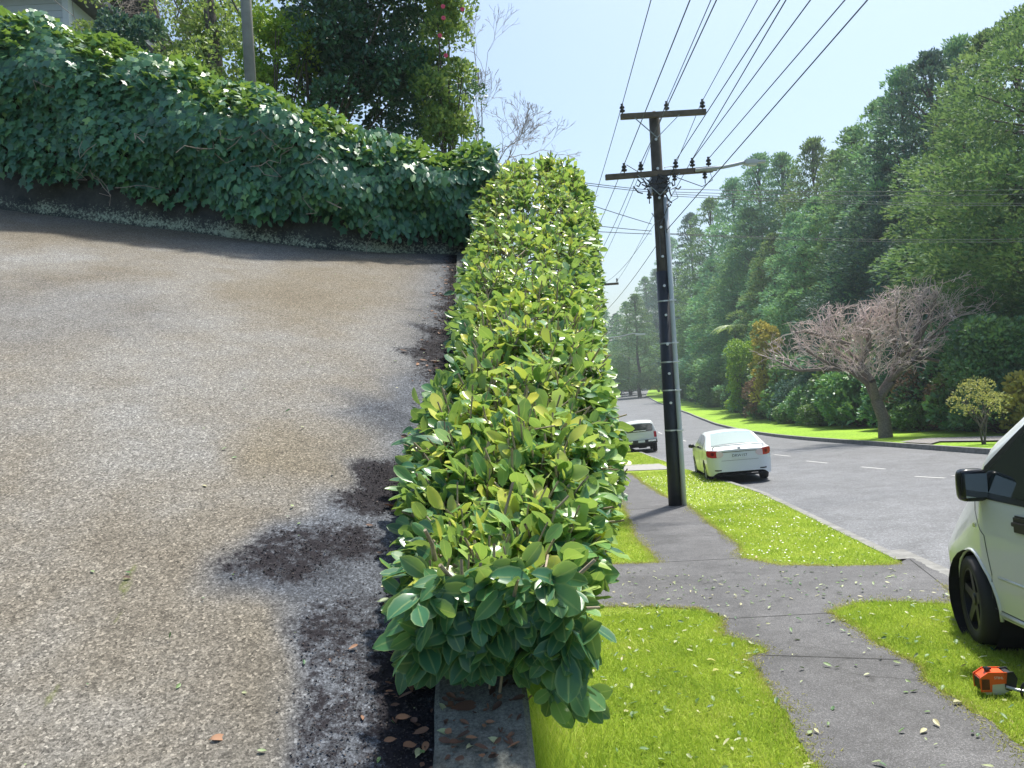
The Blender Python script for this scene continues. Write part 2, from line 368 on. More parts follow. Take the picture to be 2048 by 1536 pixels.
m_tree2 = leafmat('dark_conifer_leaves', [(0, (.02, .08, .085)), (.6, (.045, .14, .12)), (1, (.12, .24, .13))], .6, .2, (.2, .3, .1), .25, objvar=.7)
m_shrub = leafmat('shrub_leaves', [(0, (.03, .11, .07)), (.5, (.08, .21, .1)), (1, (.2, .36, .12))], .4, .25, (.3, .5, .08), .45, objvar=1)
m_lime = leafmat('lime_leaves', [(0, (.06, .17, .03)), (.5, (.13, .3, .03)), (1, (.3, .42, .05))], .45, .3, (.5, .7, .06))
m_gold = leafmat('gold_leaves', [(0, (.13, .18, .05)), (.4, (.36, .33, .06)), (1, (.62, .54, .12))], .6, .3, (.6, .5, .1))
m_yel = leafmat('yellowing_leaves', [(0, (.14, .2, .08)), (.5, (.32, .34, .12)), (1, (.52, .5, .16))], .6, .3, (.6, .55, .12))
m_brownsh = leafmat('brown_leaves', [(0, (.05, .06, .045)), (.5, (.14, .10, .07)), (1, (.27, .16, .12))], .7, .15, (.4, .3, .15))
m_broad = leafmat('broadleaf_leaves', [(0, (.015, .06, .05)), (.5, (.03, .11, .07)), (.85, (.07, .19, .09)), (1, (.2, .3, .08))], .33, .15, (.3, .5, .1), .5)
m_mid = leafmat('pale_broadleaf', [(0, (.05, .12, .06)), (.5, (.12, .24, .07)), (1, (.32, .38, .08))], .5, .35, (.5, .65, .12))
m_litter = leafmat('cut_leaves', [(0, (.04, .11, .05)), (.35, (.12, .22, .07)), (.7, (.32, .38, .2)), (1, (.5, .46, .28))], .5, .1, (.4, .5, .2))
m_dry = leafmat('dead_leaves', [(0, (.06, .035, .025)), (.6, (.14, .075, .05)), (1, (.3, .16, .09))], .7, .05, (.4, .2, .1))
m_soil = leafmat('soil_crumbs', [(0, (.008, .008, .01)), (.7, (.03, .026, .028)), (1, (.09, .07, .06))], .85, .0)

# ------------------------------------------------------------------ street surfaces
def far_k(y): return kx(y)+_road_w(y)
_fk = [gp(*p) for p in [(2048, 915), (1880, 900), (1700, 886), (1560, 872), (1450, 853), (1380, 828), (1330, 810), (1290, 797)]]
_fy = [-30.]+[p.y for p in _fk]+[400.]; _fx = [_fk[0].x-.3]+[p.x for p in _fk]+[_fk[-1].x+40]
for _i in range(1, len(_fy)): _fy[_i] = max(_fy[_i], _fy[_i-1]+.5)
def fkx(y): return np.maximum(np.interp(y, _fy, _fx), kx(y)+8.5)
print('far kerb', [(round(a, 1), round(b, 1)) for a, b in zip(_fx, _fy)])
Ys = np.concatenate([np.arange(-12, 40, .5), np.arange(40, 120, 2), np.arange(120, 402, 10)])
def ribbon(name, fa, fb, n, mat, dz=0., kind='structure', ys=Ys, G_=None):
    u = np.linspace(0, 1, n+1); X = fa(ys)[:, None]*(1-u)+fb(ys)[:, None]*u; Y = ys[:, None]+0*u
    Z = (G_ or G)(X, Y)+dz; V = np.stack([X, Y, Z], -1).reshape(-1, 3); m = n+1
    i, j = np.meshgrid(np.arange(len(ys)-1), np.arange(n), indexing='ij'); a = (i*m+j).ravel()
    o = big(name, V, np.stack([a, a+1, a+m+1, a+m], 1), mat, smooth=True); return tag(o, kind=kind)
tag(ribbon('road', lambda y: kx(y), lambda y: fkx(y), 10, m_road, -.09), 'grey asphalt road running downhill beside the verge')
def vl(y): return np.where(y < 7.6, wl(y)+WALLW-.03, np.where(y < 9, 0.1, .3))
tag(ribbon('verge', vl, lambda y: kx(y)-.13, 16, m_turf, 0.), 'bright green grass verge between the low wall and the road')
def GF(x, y):
    s = np.clip((x-fkx(y)-9)/30, 0, 1); return G(fkx(y), y)+.02*np.clip(x-fkx(y), 0, 8)+s*s*(3-2*s)*11
tag(ribbon('far_verge', lambda y: fkx(y)+.13, lambda y: fkx(y)+8.5, 10, m_turf_far, .04, G_=GF), 'strip of bright grass along the far side of the road')
tag(ribbon('hill', lambda y: fkx(y)+7.9, lambda y: fkx(y)+200, 40, m_floor, .0, G_=GF), 'dark wooded rise behind the trees across the road')
# base ground to the horizon
gx, gy = np.meshgrid(np.linspace(-900, 900, 61), np.linspace(-300, 1500, 61), indexing='ij')
V = np.stack([gx, gy, np.full_like(gx, -7.2)], -1).reshape(-1, 3); a = (np.arange(60)[:, None]*61+np.arange(60)[None]).ravel()
tag(big('ground', V, np.stack([a, a+61, a+62, a+1], 1), m_floor), 'far ground reaching the horizon', kind='structure')
def kerb(name, f, side, label, ys, h=.1, w_=.15):
    V = []; F = []
    for y in ys:
        x = float(f(y)); z = float(G(x, y))
        V += [(x-w_/2, y, z-.14), (x-w_/2, y, z+h-.09), (x+w_/2, y, z+h-.09), (x+w_/2, y, z-.14)]
    for i in range(len(ys)-1):
        for j in range(3): F.append((i*4+j, i*4+j+1, i*4+j+5, i*4+j+4))
    return tag(obj(name, V, F, m_kerb), label, kind='structure')
kerb('kerb', lambda y: kx(y)-.06, 1, 'low concrete kerb at the near edge of the road', Ys[(Ys >= 9.4) & (Ys < 26.5)], .1)
kerb('kerb', lambda y: kx(y)-.06, 1, 'near kerb of the road past the second driveway crossing', Ys[(Ys >= 29.5)], .1)
kerb('kerb', lambda y: fkx(y)+.06, 1, 'dark concrete kerb along the far side of the road', Ys[Ys < 300], .17, .2)
# gutter apron at the crossing
tag(ribbon('crossing_apron', lambda y: kx(y)-.2, lambda y: kx(y)+.35, 2, m_kerb, -.075, ys=np.arange(5.5, 10.6, .5)), 'concrete channel where the driveway crossing meets the road')
# footpath with its ragged grass edges
_left = [(1655, 1590), (1632, 1536), (1600, 1480), (1575, 1430), (1515, 1345), (1495, 1318), (1532, 1306), (1512, 1290), (1448, 1272), (1444, 1238), (1400, 1220), (1330, 1215), (1100, 1214), (1060, 1130), (1200, 1130), (1320, 1126), (1300, 1105), (1270, 1075), (1256, 1040), (1240, 1000), (1225, 965), (1240, 947)]
_right = [(1262, 947), (1290, 968), (1330, 993), (1378, 1012), (1420, 1048), (1478, 1090), (1482, 1116), (1560, 1131), (1680, 1133), (1790, 1130), (1822, 1116), (1904, 1158), (1915, 1210), (1800, 1205), (1715, 1206), (1657, 1226), (1715, 1258), (1752, 1290), (1822, 1322), (1852, 1345), (1846, 1362), (1905, 1398), (1935, 1420), (1990, 1450), (2060, 1512), (2120, 1590)]
def path_poly():
    P = [gp(*p) for p in _left+_right]; out = []
    for i, p in enumerate(P):
        q = P[(i+1) % len(P)]; n = max(1, int((q-p).length/.06))
        for j in range(n):
            v = p.lerp(q, j/n)
            if n > 1: v = v+Vector((random.uniform(-.018, .018), random.uniform(-.018, .018), 0))
            out.append((v.x, v.y, float(G(min(v.x, float(kx(v.y))), v.y))+.008))
    return out
PP = path_poly()
me = bpy.data.meshes.new('footpath'); bm = bmesh.new(); vs = [bm.verts.new(p) for p in PP]; f = bm.faces.new(vs)
bmesh.ops.triangulate(bm, faces=[f]); 
for f in bm.faces:
    if f.normal.z < 0: f.normal_flip()
bm.to_mesh(me); bm.free(); me.materials.append(m_path)
fp = link(bpy.data.objects.new('footpath', me)); tag(fp, 'worn asphalt footpath with a driveway crossing', kind='structure')
PPx = np.array([p[0] for p in PP]); PPy = np.array([p[1] for p in PP])
def inpoly(x, y, px=PPx, py=PPy):
    x = np.asarray(x); y = np.asarray(y); c = np.zeros(x.shape, bool); n = len(px); j = n-1
    for i in range(n):
        with np.errstate(divide='ignore', invalid='ignore'):
            k = ((py[i] > y) != (py[j] > y)) & (x < (px[j]-px[i])*(y-py[i])/(py[j]-py[i]+1e-12)+px[i])
        c ^= k; j = i
    return c
# joints across the footpath
mb = MB()
for (a_, b_) in [((1504, 1312), (1800, 1322)), ((1445, 1240), (1665, 1228)), ((1325, 1126), (1482, 1118)), ((1258, 1020), (1352, 1015)), ((1820, 1120), (1915, 1195))]:
    p, q = gp(*a_), gp(*b_); p.z += .012; q.z += .012; mb.bar(p, q, .005, .002)
tag(mb.build('path_joints', plain('joint_dark', (.055, .055, .052), .9)), 'thin dark joints across the footpath', kind='structure')
# pale second crossing
V = [gp(*p) for p in [(1215, 944), (1345, 939), (1318, 928), (1215, 932)]]
mb = MB().add([(v.x, v.y, v.z+.02) for v in V], [(0, 1, 2, 3)])
tag(mb.build('driveway_crossing', m_conc), 'pale concrete crossing beyond the pole', kind='structure')
# far path
V = [gp(*p) for p in [(1745, 893), (1850, 880), (2060, 875), (2060, 884), (1880, 887), (1800, 898)]]
V = [Vector((max(v.x, float(fkx(v.y))+.25), v.y, 0)) for v in V]
mb = MB().add([(v.x, v.y, float(GF(v.x, v.y))+.1) for v in V], [tuple(range(6))])
tag(mb.build('far_path', asphalt('far_path_grey', (.2, .19, .18))), 'grey path crossing the far verge by the bare tree', kind='structure')
# lane dashes
marks = [((1612, 917), (1655, 921)), ((1722, 928), (1770, 932)), ((1830, 946), (1890, 949)), ((1905, 944), (1960, 948)), ((1360, 876), (1372, 880)), ((1400, 884), (1414, 887)), ((1316, 862), (1324, 866)), ((1548, 905), (1580, 908))]
mb = MB()
for a_, b_ in marks:
    p, q = gp(*a_), gp(*b_); p.z = float(G(p.x, p.y))-.084; q.z = float(G(q.x, q.y))-.084
    d = (q-p).normalized(); s = Vector((-d.y, d.x, 0))*.05
    mb.add([p-s, q-s, q+s, p+s], [(0, 1, 2, 3)])
tag(mb.build('road_markings', m_line), 'broken white lane dashes painted on the road', kind='structure')

# ------------------------------------------------------------------ driveway
POLY = {'soil': [
    ([(575, 1600), (560, 1400), (590, 1200), (640, 1170), (790, 1180), (890, 1300), (870, 1600)], .56),
    ([(790, 1120), (920, 1250), (880, 1600), (760, 1600), (745, 1400), (770, 1250)], .95),
    ([(415, 1170), (470, 1105), (590, 1042), (680, 1040), (800, 1060), (780, 1100), (650, 1140), (560, 1165)], .78),
    ([(640, 995), (700, 945), (800, 900), (850, 960), (820, 1040), (720, 1030)], 1.0),
    ([(625, 830), (690, 805), (800, 812), (850, 820), (850, 850), (700, 842)], .5),
    ([(815, 745), (808, 690), (850, 640), (900, 560), (960, 600), (960, 760), (870, 780)], .8),
    ([(700, 520), (920, 500), (960, 560), (900, 560), (880, 535), (700, 530)], .5)],
 'wet': [([(900, 495), (885, 600), (815, 640), (800, 750), (640, 815), (760, 870), (745, 915), (640, 985), (540, 1045), (400, 1180), (575, 1210), (565, 1600), (900, 1700), (1000, 1200), (1000, 600)], 1.0),
         ([(-400, 560), (250, 560), (420, 640), (60, 700), (-400, 720)], .3)],
 'rust': [([(480, 1230), (570, 1200), (560, 1600), (440, 1600), (460, 1400)], .45), ([(450, 860), (760, 850), (740, 910), (640, 960), (480, 950)], .7),
          ([(450, 530), (760, 530), (820, 600), (640, 660), (420, 600)], .45), ([(0, 440), (900, 520), (900, 540), (0, 470)], .5)],
 'moss': [([(70, 1430), (90, 1400), (135, 1370), (140, 1385), (110, 1420)], 1), ([(225, 1180), (260, 1130), (300, 1100), (240, 1230)], .9), ([(200, 1250), (240, 1190), (250, 1200), (215, 1260)], .8)]}
ys = np.concatenate([np.linspace(-1.5, .9, 20), np.linspace(.95, 7.35, 230)]); us = np.linspace(0, 1, 230)**1.6
X = wl(ys)[:, None]+.004-us[None]*7.5; Y = ys[:, None]+0*us
Z = D(X, Y)+.0
V = np.stack([X, Y, Z], -1).reshape(-1, 3); m_ = len(us); i, j = np.meshgrid(np.arange(len(ys)-1), np.arange(m_-1), indexing='ij'); a = (i*m_+j).ravel()
pu, pv = project(V)
def softpoly(pu, pv, poly, blur):
    acc = np.zeros(len(pu)); K = 24
    A_ = np.array(poly, float)
    for k in range(K):
        th = k*2.399; r_ = blur*math.sqrt((k+.5)/K)
        acc += inpoly(pu+r_*math.cos(th), pv+r_*math.sin(th)*.6, A_[:, 0], A_[:, 1])
    return acc/K
wob = 22*np.sin(V[:, 0]*9+3*np.sin(V[:, 1]*7))+12*np.sin(V[:, 1]*23+V[:, 0]*17)
ATT = {}
for kname, lst in POLY.items():
    acc = np.zeros(len(V))
    for poly, val in lst: acc = np.maximum(acc, softpoly(pu+wob*.6, pv+wob*.4, poly, 52 if kname != 'moss' else 8)*val)
    ATT[kname] = acc
ATT['soil'] = np.maximum(ATT['soil'], .85*np.exp(-((wl(V[:, 1])-V[:, 0])/.11)**2)*(V[:, 1] > .9)); ATT['wet'] = np.maximum(ATT['wet'], np.exp(-((wl(V[:, 1])-V[:, 0])/.3)**2))
dw = big('driveway', V, np.stack([a, a+m_, a+m_+1, a+1], 1), m_drive, smooth=True, attrs=ATT)
tag(dw, 'steep weathered concrete driveway stained with dark dirt', kind='structure')
# soil and litter crumbs lying on the dark patches
prob = np.clip(ATT['soil']-.25, 0, 1)*(V[:, 1] > 1.0); prob /= prob.sum()
idx = np.random.choice(len(V), 22000, p=prob); P = V[idx]+np.stack([np.random.normal(0, .02, len(idx)), np.random.normal(0, .02, len(idx)), np.zeros(len(idx))], 1)
P = P[P[:, 0] < wl(P[:, 1])-.005]; P[:, 2] = D(P[:, 0], P[:, 1])+.003
n = len(P); A, B, C = frames(rv(n)*[1, 1, .35], np.tile([0., 0, 1], (n, 1))+rv(n, .4))
Vs, Fs = scatter(np.array([(-.3, 0, 0), (.35, .1, .1), (.2, .9, 0), (-.25, .7, .25)]), np.array([(0, 1, 2), (0, 2, 3)]), P, A, B, C, np.random.uniform(.002, .0075, n))
tag(big('dirt_crumbs', Vs, Fs, m_soil, rnd=np.repeat(np.random.rand(n), 4)), 'dark soil crumbs and litter along the hedge side of the driveway', 'soil', kind='stuff')

# ------------------------------------------------------------------ low wall under the hedge
ysw = np.arange(-1.5, 7.9, .1); V = []; F = []
for y in ysw:
    x0 = wl(y); x1 = x0+WALLW; z = D(x0, y)+.022; j_ = lambda s: random.uniform(-s, s)
    V += [(x0, y, z-.5), (x0+j_(.003), y, z-.006), (x0+.008, y, z+j_(.003)), (x1-.01, y, z+j_(.003)), (x1+j_(.003), y, z-.01), (x1+.02, y, float(G(0, y))-.2)]
for i in range(len(ysw)-1):
    for k in range(5): F.append((i*6+k, i*6+k+1, i*6+k+7, i*6+k+6))
F += [tuple(range(6)), tuple(range(len(V)-6, len(V)))[::-1]]
tag(obj('retaining_wall', V, F, m_wall), 'low mossy concrete wall beneath the clipped hedge', 'wall')

# ------------------------------------------------------------------ the clipped hedge
hy = [1.5, 1.62, 1.8, 2.2, 2.6, 3.0, 3.3, 4, 5, 6, 6.8, 7.2, 7.6]
hL = [-.17, -.22, -.23, -.27, -.29, -.27, -.19, -.22, -.22, -.19, -.17, -.16, -.14]
hR = [.03, .07, .10, .19, .28, .36, .39, .45, .55, .67, .80, .82, .76]
hT = [-.52, -.48, -.41, -.27, -.09, .08, .17, .43, .82, 1.32, 1.86, 2.06, 2.1]
def hprof(y, a):                                    # a: 0 left bottom .. 1 right bottom
    L_, R_, T_ = np.interp(y, hy, hL), np.interp(y, hy, hR), np.interp(y, hy, hT)
    zb = D(wl(y), y)+.03; c = (L_+R_)/2; hw = (R_-L_)/2; th = np.pi*(1-a)
    cs, sn = np.cos(th), np.sin(th); e = np.interp(y, [3, 6], [.62, .46])
    x = c+hw*np.sign(cs)*np.abs(cs)**e; low = np.where(a > .5, zb-.0-.25*np.clip(y-1.8, 0, 1)-.12*np.clip(y-2.5, 0, 3), zb+.03)
    z = low+(T_-low)*np.abs(sn)**e
    return np.stack([x, y+0*a, z], -1)
def hsample(n, y0=1.6, y1=7.55, pw=.8):
    y = y0+(y1-y0)*np.random.rand(n)**pw; a = np.random.rand(n)
    # spread by arc length: favour top
    p = hprof(y, a); da = .01; dy_ = .03
    ta = hprof(y, np.clip(a+da, 0, 1))-hprof(y, np.clip(a-da, 0, 1)); ty = hprof(y+dy_, a)-hprof(y-dy_, a)
    nrm = unit(np.cross(ty, ta)); c = np.stack([(np.interp(y, hy, hL)+np.interp(y, hy, hR))/2, y, D(wl(y), y)+.05], -1)
    s = np.sign(np.sum(nrm*(p-c), -1, keepdims=True)); nrm = nrm*s
    return p, nrm, np.linalg.norm(ta, axis=-1), y
hedge = empty('hedge', (0, 4, -.2)); tag(hedge, 'clipped broad-leaved hedge running along the top of the low concrete wall', 'hedge')
LV = []; LF = []; LR = []; SP0 = []; SP1 = []; SR = []; off = 0
EDG = {}
def ed_of(T):                                       # 0 on the midrib, 1 on the margin of a leaf
    if len(T) == 8: return np.full(8, .5)
    if len(T) == len(ivy_T): return np.array([0.]+[1.]*(len(T)-1))
    return np.where(np.arange(len(T)) % 3 == 1, 0., 1.)
def put_leaves(P, Bd, U, S, rnd, T, TF, store, wsc=None):
    A, B, C = frames(Bd, U)
    if wsc is not None: S = np.stack([S*wsc, S, S], -1)
    V_, F_ = scatter(T, TF, P, A, B, C, S)
    store[0].append(V_); store[1].append(F_+store[3][0]); store[2].append(np.repeat(rnd, len(T))); store[3][0] += len(V_); EDG.setdefault(id(store), []).append(np.tile(ed_of(T), len(P)))
def fin(name, store, mat, parent=None, smooth=True):
    return big(name, np.concatenate(store[0]), np.concatenate(store[1]), mat, parent, rnd=np.concatenate(store[2]), smooth=smooth, attrs={'ed': np.concatenate(EDG.pop(id(store)))})
H = ([], [], [], [0])
def shoots(n, y0, y1, depth, pw, up_=.55, jit=.35, nl=6, smin=.05, smax=.085, base_r=0., tail=None):
    p, nr, wgt, y = hsample(n*9, y0, y1, pw)
    keep = np.random.rand(len(p)) < wgt/np.percentile(wgt, 99.7); p, nr, y = p[keep][:n], nr[keep][:n], y[keep][:n]; n = len(p)
    lump = .02*np.sin(p[:, 1]*6+p[:, 0]*5)+.012*np.sin(p[:, 1]*13-p[:, 0]*11+2)
    dd = np.random.uniform(-.02, .03, n)+lump*np.clip(y/3, .4, 1.2)-depth*np.random.rand(n)
    tip = p+nr*dd[:, None]
    ax = unit(nr*.75+np.array([0, 0, up_])+rv(n, jit))
    for k in range(nl):
        ph = k*2.4+np.random.uniform(-.4, .4, n); tilt = np.random.uniform(.35, 1.6, n)*(1-.12*(nl-1-k)/nl)
        o1 = unit(np.cross(ax, rv(n))); o1 = unit(np.cross(ax, np.array([.3, .2, .9])+0*ax)); o2 = np.cross(ax, o1)
        d = ax*np.cos(tilt)[:, None]+(o1*np.cos(ph)[:, None]+o2*np.sin(ph)[:, None])*np.sin(tilt)[:, None]
        base = tip-ax*(np.random.uniform(0, .035, n)+.012*k)[:, None]
        S = np.random.uniform(smin, smax, n)*np.random.choice([1, 1, .7, .55, 1.3], n)
        up_l = ax+np.array([0, 0, .4])+rv(n, .5)
        rnd = np.clip(np.random.beta(1.0, 1.1, n)*.9+.08*(k < 2)+base_r+.2*np.clip(nr[:, 2], 0, 1)-(.22 if depth > .06 else 0), 0, .945)  # upward leaves paler, inner ones darker: light and shade put into colour
        yl = np.random.rand(n) < .012; rnd = np.where(yl, np.random.uniform(.95, 1, n), rnd)
        t_ = figs[np.random.randint(len(figs))]
        for q in range(3):
            s_ = np.arange(n) % 3 == q; t_ = figs[np.random.randint(len(figs))]
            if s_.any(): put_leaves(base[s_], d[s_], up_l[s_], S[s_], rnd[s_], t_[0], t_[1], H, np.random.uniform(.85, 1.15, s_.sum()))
    root = tip-ax*np.random.uniform(.06, .16, n)[:, None]+rv(n, .01)-nr*.03
    SP0.append(root); SP1.append(tip+ax*(np.random.rand(n) < .45)[:, None]*np.random.uniform(.015, .07, n)[:, None]); SR.append(np.random.uniform(.0022, .005, n))
    return tip, ax
shoots(300, 1.66, 2.6, .0, 1., nl=8, smin=.045, smax=.085)
shoots(360, 2.2, 4.2, .0, 1., nl=8, smin=.045, smax=.08)
shoots(1250, 3.6, 7.5, .0, .85, nl=7, smin=.045, smax=.075)
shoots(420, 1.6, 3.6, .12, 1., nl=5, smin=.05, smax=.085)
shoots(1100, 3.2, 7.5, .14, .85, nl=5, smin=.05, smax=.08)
# near end face of the hedge: big dark drooping leaves
n = 85; c0 = np.stack([np.random.uniform(-.22, .1, n), np.random.uniform(1.57, 1.68, n), np.random.uniform(-.56, -.40, n)], -1)
for k in range(6):
    ph = k*2.4+np.random.uniform(-.7, .7, n); d = np.stack([np.cos(ph)*.8+c0[:, 0]*1.5, -.75+.3*np.sin(ph), np.sin(ph)*.6-.45+(c0[:, 2]+.5)*3], -1)+rv(n, .3)
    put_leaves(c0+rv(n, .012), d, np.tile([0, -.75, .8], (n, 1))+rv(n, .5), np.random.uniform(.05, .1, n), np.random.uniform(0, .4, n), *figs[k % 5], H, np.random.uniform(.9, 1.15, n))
SP0.append(c0+[0, .15, -.04]+rv(n, .02)); SP1.append(c0); SR.append(np.full(n, .003))
# a spray hanging over the street face of the wall
n = 20; t_ = np.linspace(0, 1, n); c0 = np.stack([.03+.05*t_+.02*np.sin(t_*9), 1.66+.05*np.sin(t_*7), -.55-.13*t_], -1)+rv(n, .012)
for k in range(3):
    put_leaves(c0, rv(n, .6)+[.25, -.3, -1.0], np.tile([.2, -1, .35], (n, 1))+rv(n, .3), np.random.uniform(.045, .085, n), np.random.uniform(.05, .6, n), *figs[k], H)
# left flank leaves hanging over the driveway edge
n = 900; yy = np.random.uniform(1.7, 6.8, n); aa = np.random.uniform(0, .16, n); c0 = hprof(yy, aa)+rv(n, .02)
for k in range(3):
    put_leaves(c0+rv(n, .02), rv(n, .6)+[-.7, -.1, .0], np.tile([-.6, -.2, .8], (n, 1))+rv(n, .3), np.random.uniform(.045, .085, n), np.random.uniform(0, .5, n), *figs[k+1], H)  # darker tones paint the shaded side into the leaf colour
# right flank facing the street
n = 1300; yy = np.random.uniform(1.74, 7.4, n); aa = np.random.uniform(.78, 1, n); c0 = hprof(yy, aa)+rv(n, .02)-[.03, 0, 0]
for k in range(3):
    put_leaves(c0+rv(n, .02), rv(n, .6)+[.75, -.2, -.1], np.tile([.6, -.2, .8], (n, 1))+rv(n, .3), np.random.uniform(.045, .085, n), np.random.uniform(.1, .85, n), *figs[k], H)  # lighter tones paint the sunny side into the leaf colour
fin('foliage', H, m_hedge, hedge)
# woody frame inside the hedge
for _ in range(260):
    y = random.uniform(1.72, 7.4); x = wl(y)+random.uniform(.04, .17); p = np.array([x, y, D(wl(y), y)]); q = hprof(np.array([y+random.uniform(-.12, .2)]), np.array([random.uniform(.08, .92)]))[0]
    h = .5*(p+q)+rv(1, .04)[0]; r_ = random.uniform(.004, .008)
    SP0.append(np.array([p, h])); SP1.append(np.array([h, q-(q-h)*.12])); SR.append(np.array([r_, r_*.7]))
P0, P1, R0 = np.concatenate(SP0), np.concatenate(SP1), np.concatenate(SR)
v_, f_ = segs(P0, P1, R0*1.1, R0*.8, 5); big('stems', v_, f_, m_stem, hedge)
# thick bare stubs near the cut end
mb = MB()
for (a_, b_, c_, d0, d1, r_) in [((930, 1205), (880, 1130), None, 1.62, 1.56, .006), ((1115, 1195), (1065, 1220), (1040, 1250), 1.62, 1.7, .009), ((965, 1225), (1015, 1190), None, 1.75, 1.6, .006), ((1010, 1250), (1035, 1160), None, 1.6, 1.52, .005), ((1100, 1205), (1190, 1120), None, 1.66, 1.66, .006), ((870, 1120), (850, 1060), None, 1.8, 1.75, .006), ((1040, 1230), (1200, 1215), None, 1.6, 1.6, .004)]:
    p, q = at(*a_, d0), at(*b_, d1); mb.tube([p, (p+q)/2+Vector((.004, 0, .004)), q], [r_, r_*.85, r_*.7], 7)
mb.build_each('cut_branch', m_stem, hedge); settle(hedge)

# ------------------------------------------------------------------ ivy bank and its concrete foot
foot = [dp(*p) for p in [(-420, 372), (-200, 396), (0, 420), (180, 442), (360, 463), (500, 482), (640, 500), (780, 507), (880, 509), (930, 511), (1000, 512)]]
topp = [(-420, -95), (-200, -40), (0, 28), (180, 76), (360, 132), (500, 180), (640, 232), (780, 285), (880, 308), (930, 300), (1000, 296)]
NS = 60
fs = np.array([tuple(f) for f in foot]); ln = np.concatenate([[0], np.cumsum(np.linalg.norm(np.diff(fs, axis=0), axis=1))]); ln /= ln[-1]
tops = np.array([tuple(at(px, py, f.y+.28)) for (px, py), f in zip(topp, foot)])
def fpt(s): return np.stack([np.interp(s, ln, fs[:, k]) for k in range(3)], -1)
def tpt(s): return np.stack([np.interp(s, ln, tops[:, k]) for k in range(3)], -1)
def whigh(s): return np.interp(s, [0, .35, .55, 1], [.33, .28, .2, .1])
ss = np.linspace(0, 1, NS); V = []; F = []; low = []
for s in ss:
    p = fpt(np.array([s]))[0]; h = float(whigh(s))+.25
    for t in np.linspace(0, 1, 6):
        V.append((p[0], p[1]+.02+.03*t, p[2]-.05+(h+.05)*t)); low.append(max(0, 1-abs(t*(h+.05)-.1)/.16))
    V.append((p[0], p[1]+.3, p[2]+h)); low.append(0)
for i in range(NS-1):
    for k in range(6): F.append((i*7+k, i*7+k+1, i*7+k+8, i*7+k+7))
o = big('retaining_wall', V, F, m_lichen, attrs={'low': low}); tag(o, 'dark concrete wall speckled with pale lichen at the foot of the ivy', 'wall')
ivy = empty('ivy_hedge', (-2, 6.9, 1.5)); tag(ivy, 'long bank of dark ivy growing over the concrete wall above the driveway', 'hedge')
def isurf(s, t):         # t 0 bottom of face .. .75 top front edge .. 1 back
    f_, tp = fpt(s), tpt(s); b = f_.copy(); b[..., 2] += whigh(s)+.05; b[..., 1] -= .02
    h = tp[..., 2]-b[..., 2]; u = np.clip(t/.72, 0, 1); P = b.copy()
    P[..., 2] = b[..., 2]+h*(u**.9)*.95; P[..., 1] = b[..., 1]-.22*np.sin(np.pi*np.clip(u, 0, 1)**.8*.9)*np.clip(h/1.2, .4, 1)
    v = np.clip((t-.72)/.28, 0, 1); ang = v*np.pi/2
    P[..., 1] += v*.75+.3*np.clip((u-.6)/.4, 0, 1)**1.6; P[..., 2] += h*.05*np.sin(np.clip(ang*2, 0, np.pi/2))
    return P
IV = ([], [], [], [0]); IT = ([], [], [], [0])
def isamp(n, t0, t1):
    s, t = np.random.rand(n), np.random.uniform(t0, t1, n); P = isurf(s, t); e = .02
    n_ = unit(np.cross(isurf(np.clip(s+e, 0, 1), t)-isurf(np.clip(s-e, 0, 1), t), isurf(s, np.clip(t+e, 0, 1))-isurf(s, np.clip(t-e, 0, 1))))
    n_ *= np.where((n_[:, 1:2] < 0) | (n_[:, 2:3] > .5), 1, -1); return s, t, P, n_
for (n, t0, t1, dep) in [(9500, 0, .74, .03), (5500, 0, .74, .14)]:
    s, t, P, n_ = isamp(n, t0, t1)
    lum = .07*np.sin(s*40+t*9)+.05*np.sin(s*23-t*17); P = P+n_*(lum+np.random.uniform(-dep, .03, n))[:, None]
    ragged = t < .1; P[:, 2] -= np.where(ragged, np.random.uniform(-.08, .04, n), 0)
    d = np.stack([np.random.normal(0, .45, n), np.random.normal(-.35, .25, n), np.full(n, -1.)], -1)
    U = n_*np.array([1, 1, 1])+np.array([0, 0, .6])+rv(n, .28)
    rn = np.clip(np.random.beta(2, 2.5, n)+.25*(t > .6), 0, 1)  # upper part of the face toned lighter to paint in the sun
    figm = np.random.rand(n) < np.clip((s-.52)*2.4, 0, .85)
    put_leaves(P[~figm], d[~figm], U[~figm], np.random.uniform(.05, .085, (~figm).sum()), rn[~figm], ivy_T, ivy_F, IV)
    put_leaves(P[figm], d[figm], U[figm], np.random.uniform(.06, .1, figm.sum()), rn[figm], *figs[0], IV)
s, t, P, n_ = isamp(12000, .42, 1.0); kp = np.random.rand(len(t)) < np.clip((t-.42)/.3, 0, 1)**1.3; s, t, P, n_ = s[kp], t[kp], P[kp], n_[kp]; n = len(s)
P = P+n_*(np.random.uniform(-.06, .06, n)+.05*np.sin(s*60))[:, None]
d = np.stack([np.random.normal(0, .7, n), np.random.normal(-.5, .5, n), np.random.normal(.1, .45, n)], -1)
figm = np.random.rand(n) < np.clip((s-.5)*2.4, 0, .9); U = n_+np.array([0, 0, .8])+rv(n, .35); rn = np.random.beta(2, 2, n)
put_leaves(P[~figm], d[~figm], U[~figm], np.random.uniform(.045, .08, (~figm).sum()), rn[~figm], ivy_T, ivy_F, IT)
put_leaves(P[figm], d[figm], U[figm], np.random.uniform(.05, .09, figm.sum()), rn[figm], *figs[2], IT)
fin('foliage', IV, m_ivy, ivy); o = fin('sun_tinted_foliage', IT, m_ivytop, ivy); o['label'] = 'leaves along the top of the ivy, sunlight put into their paler colour'
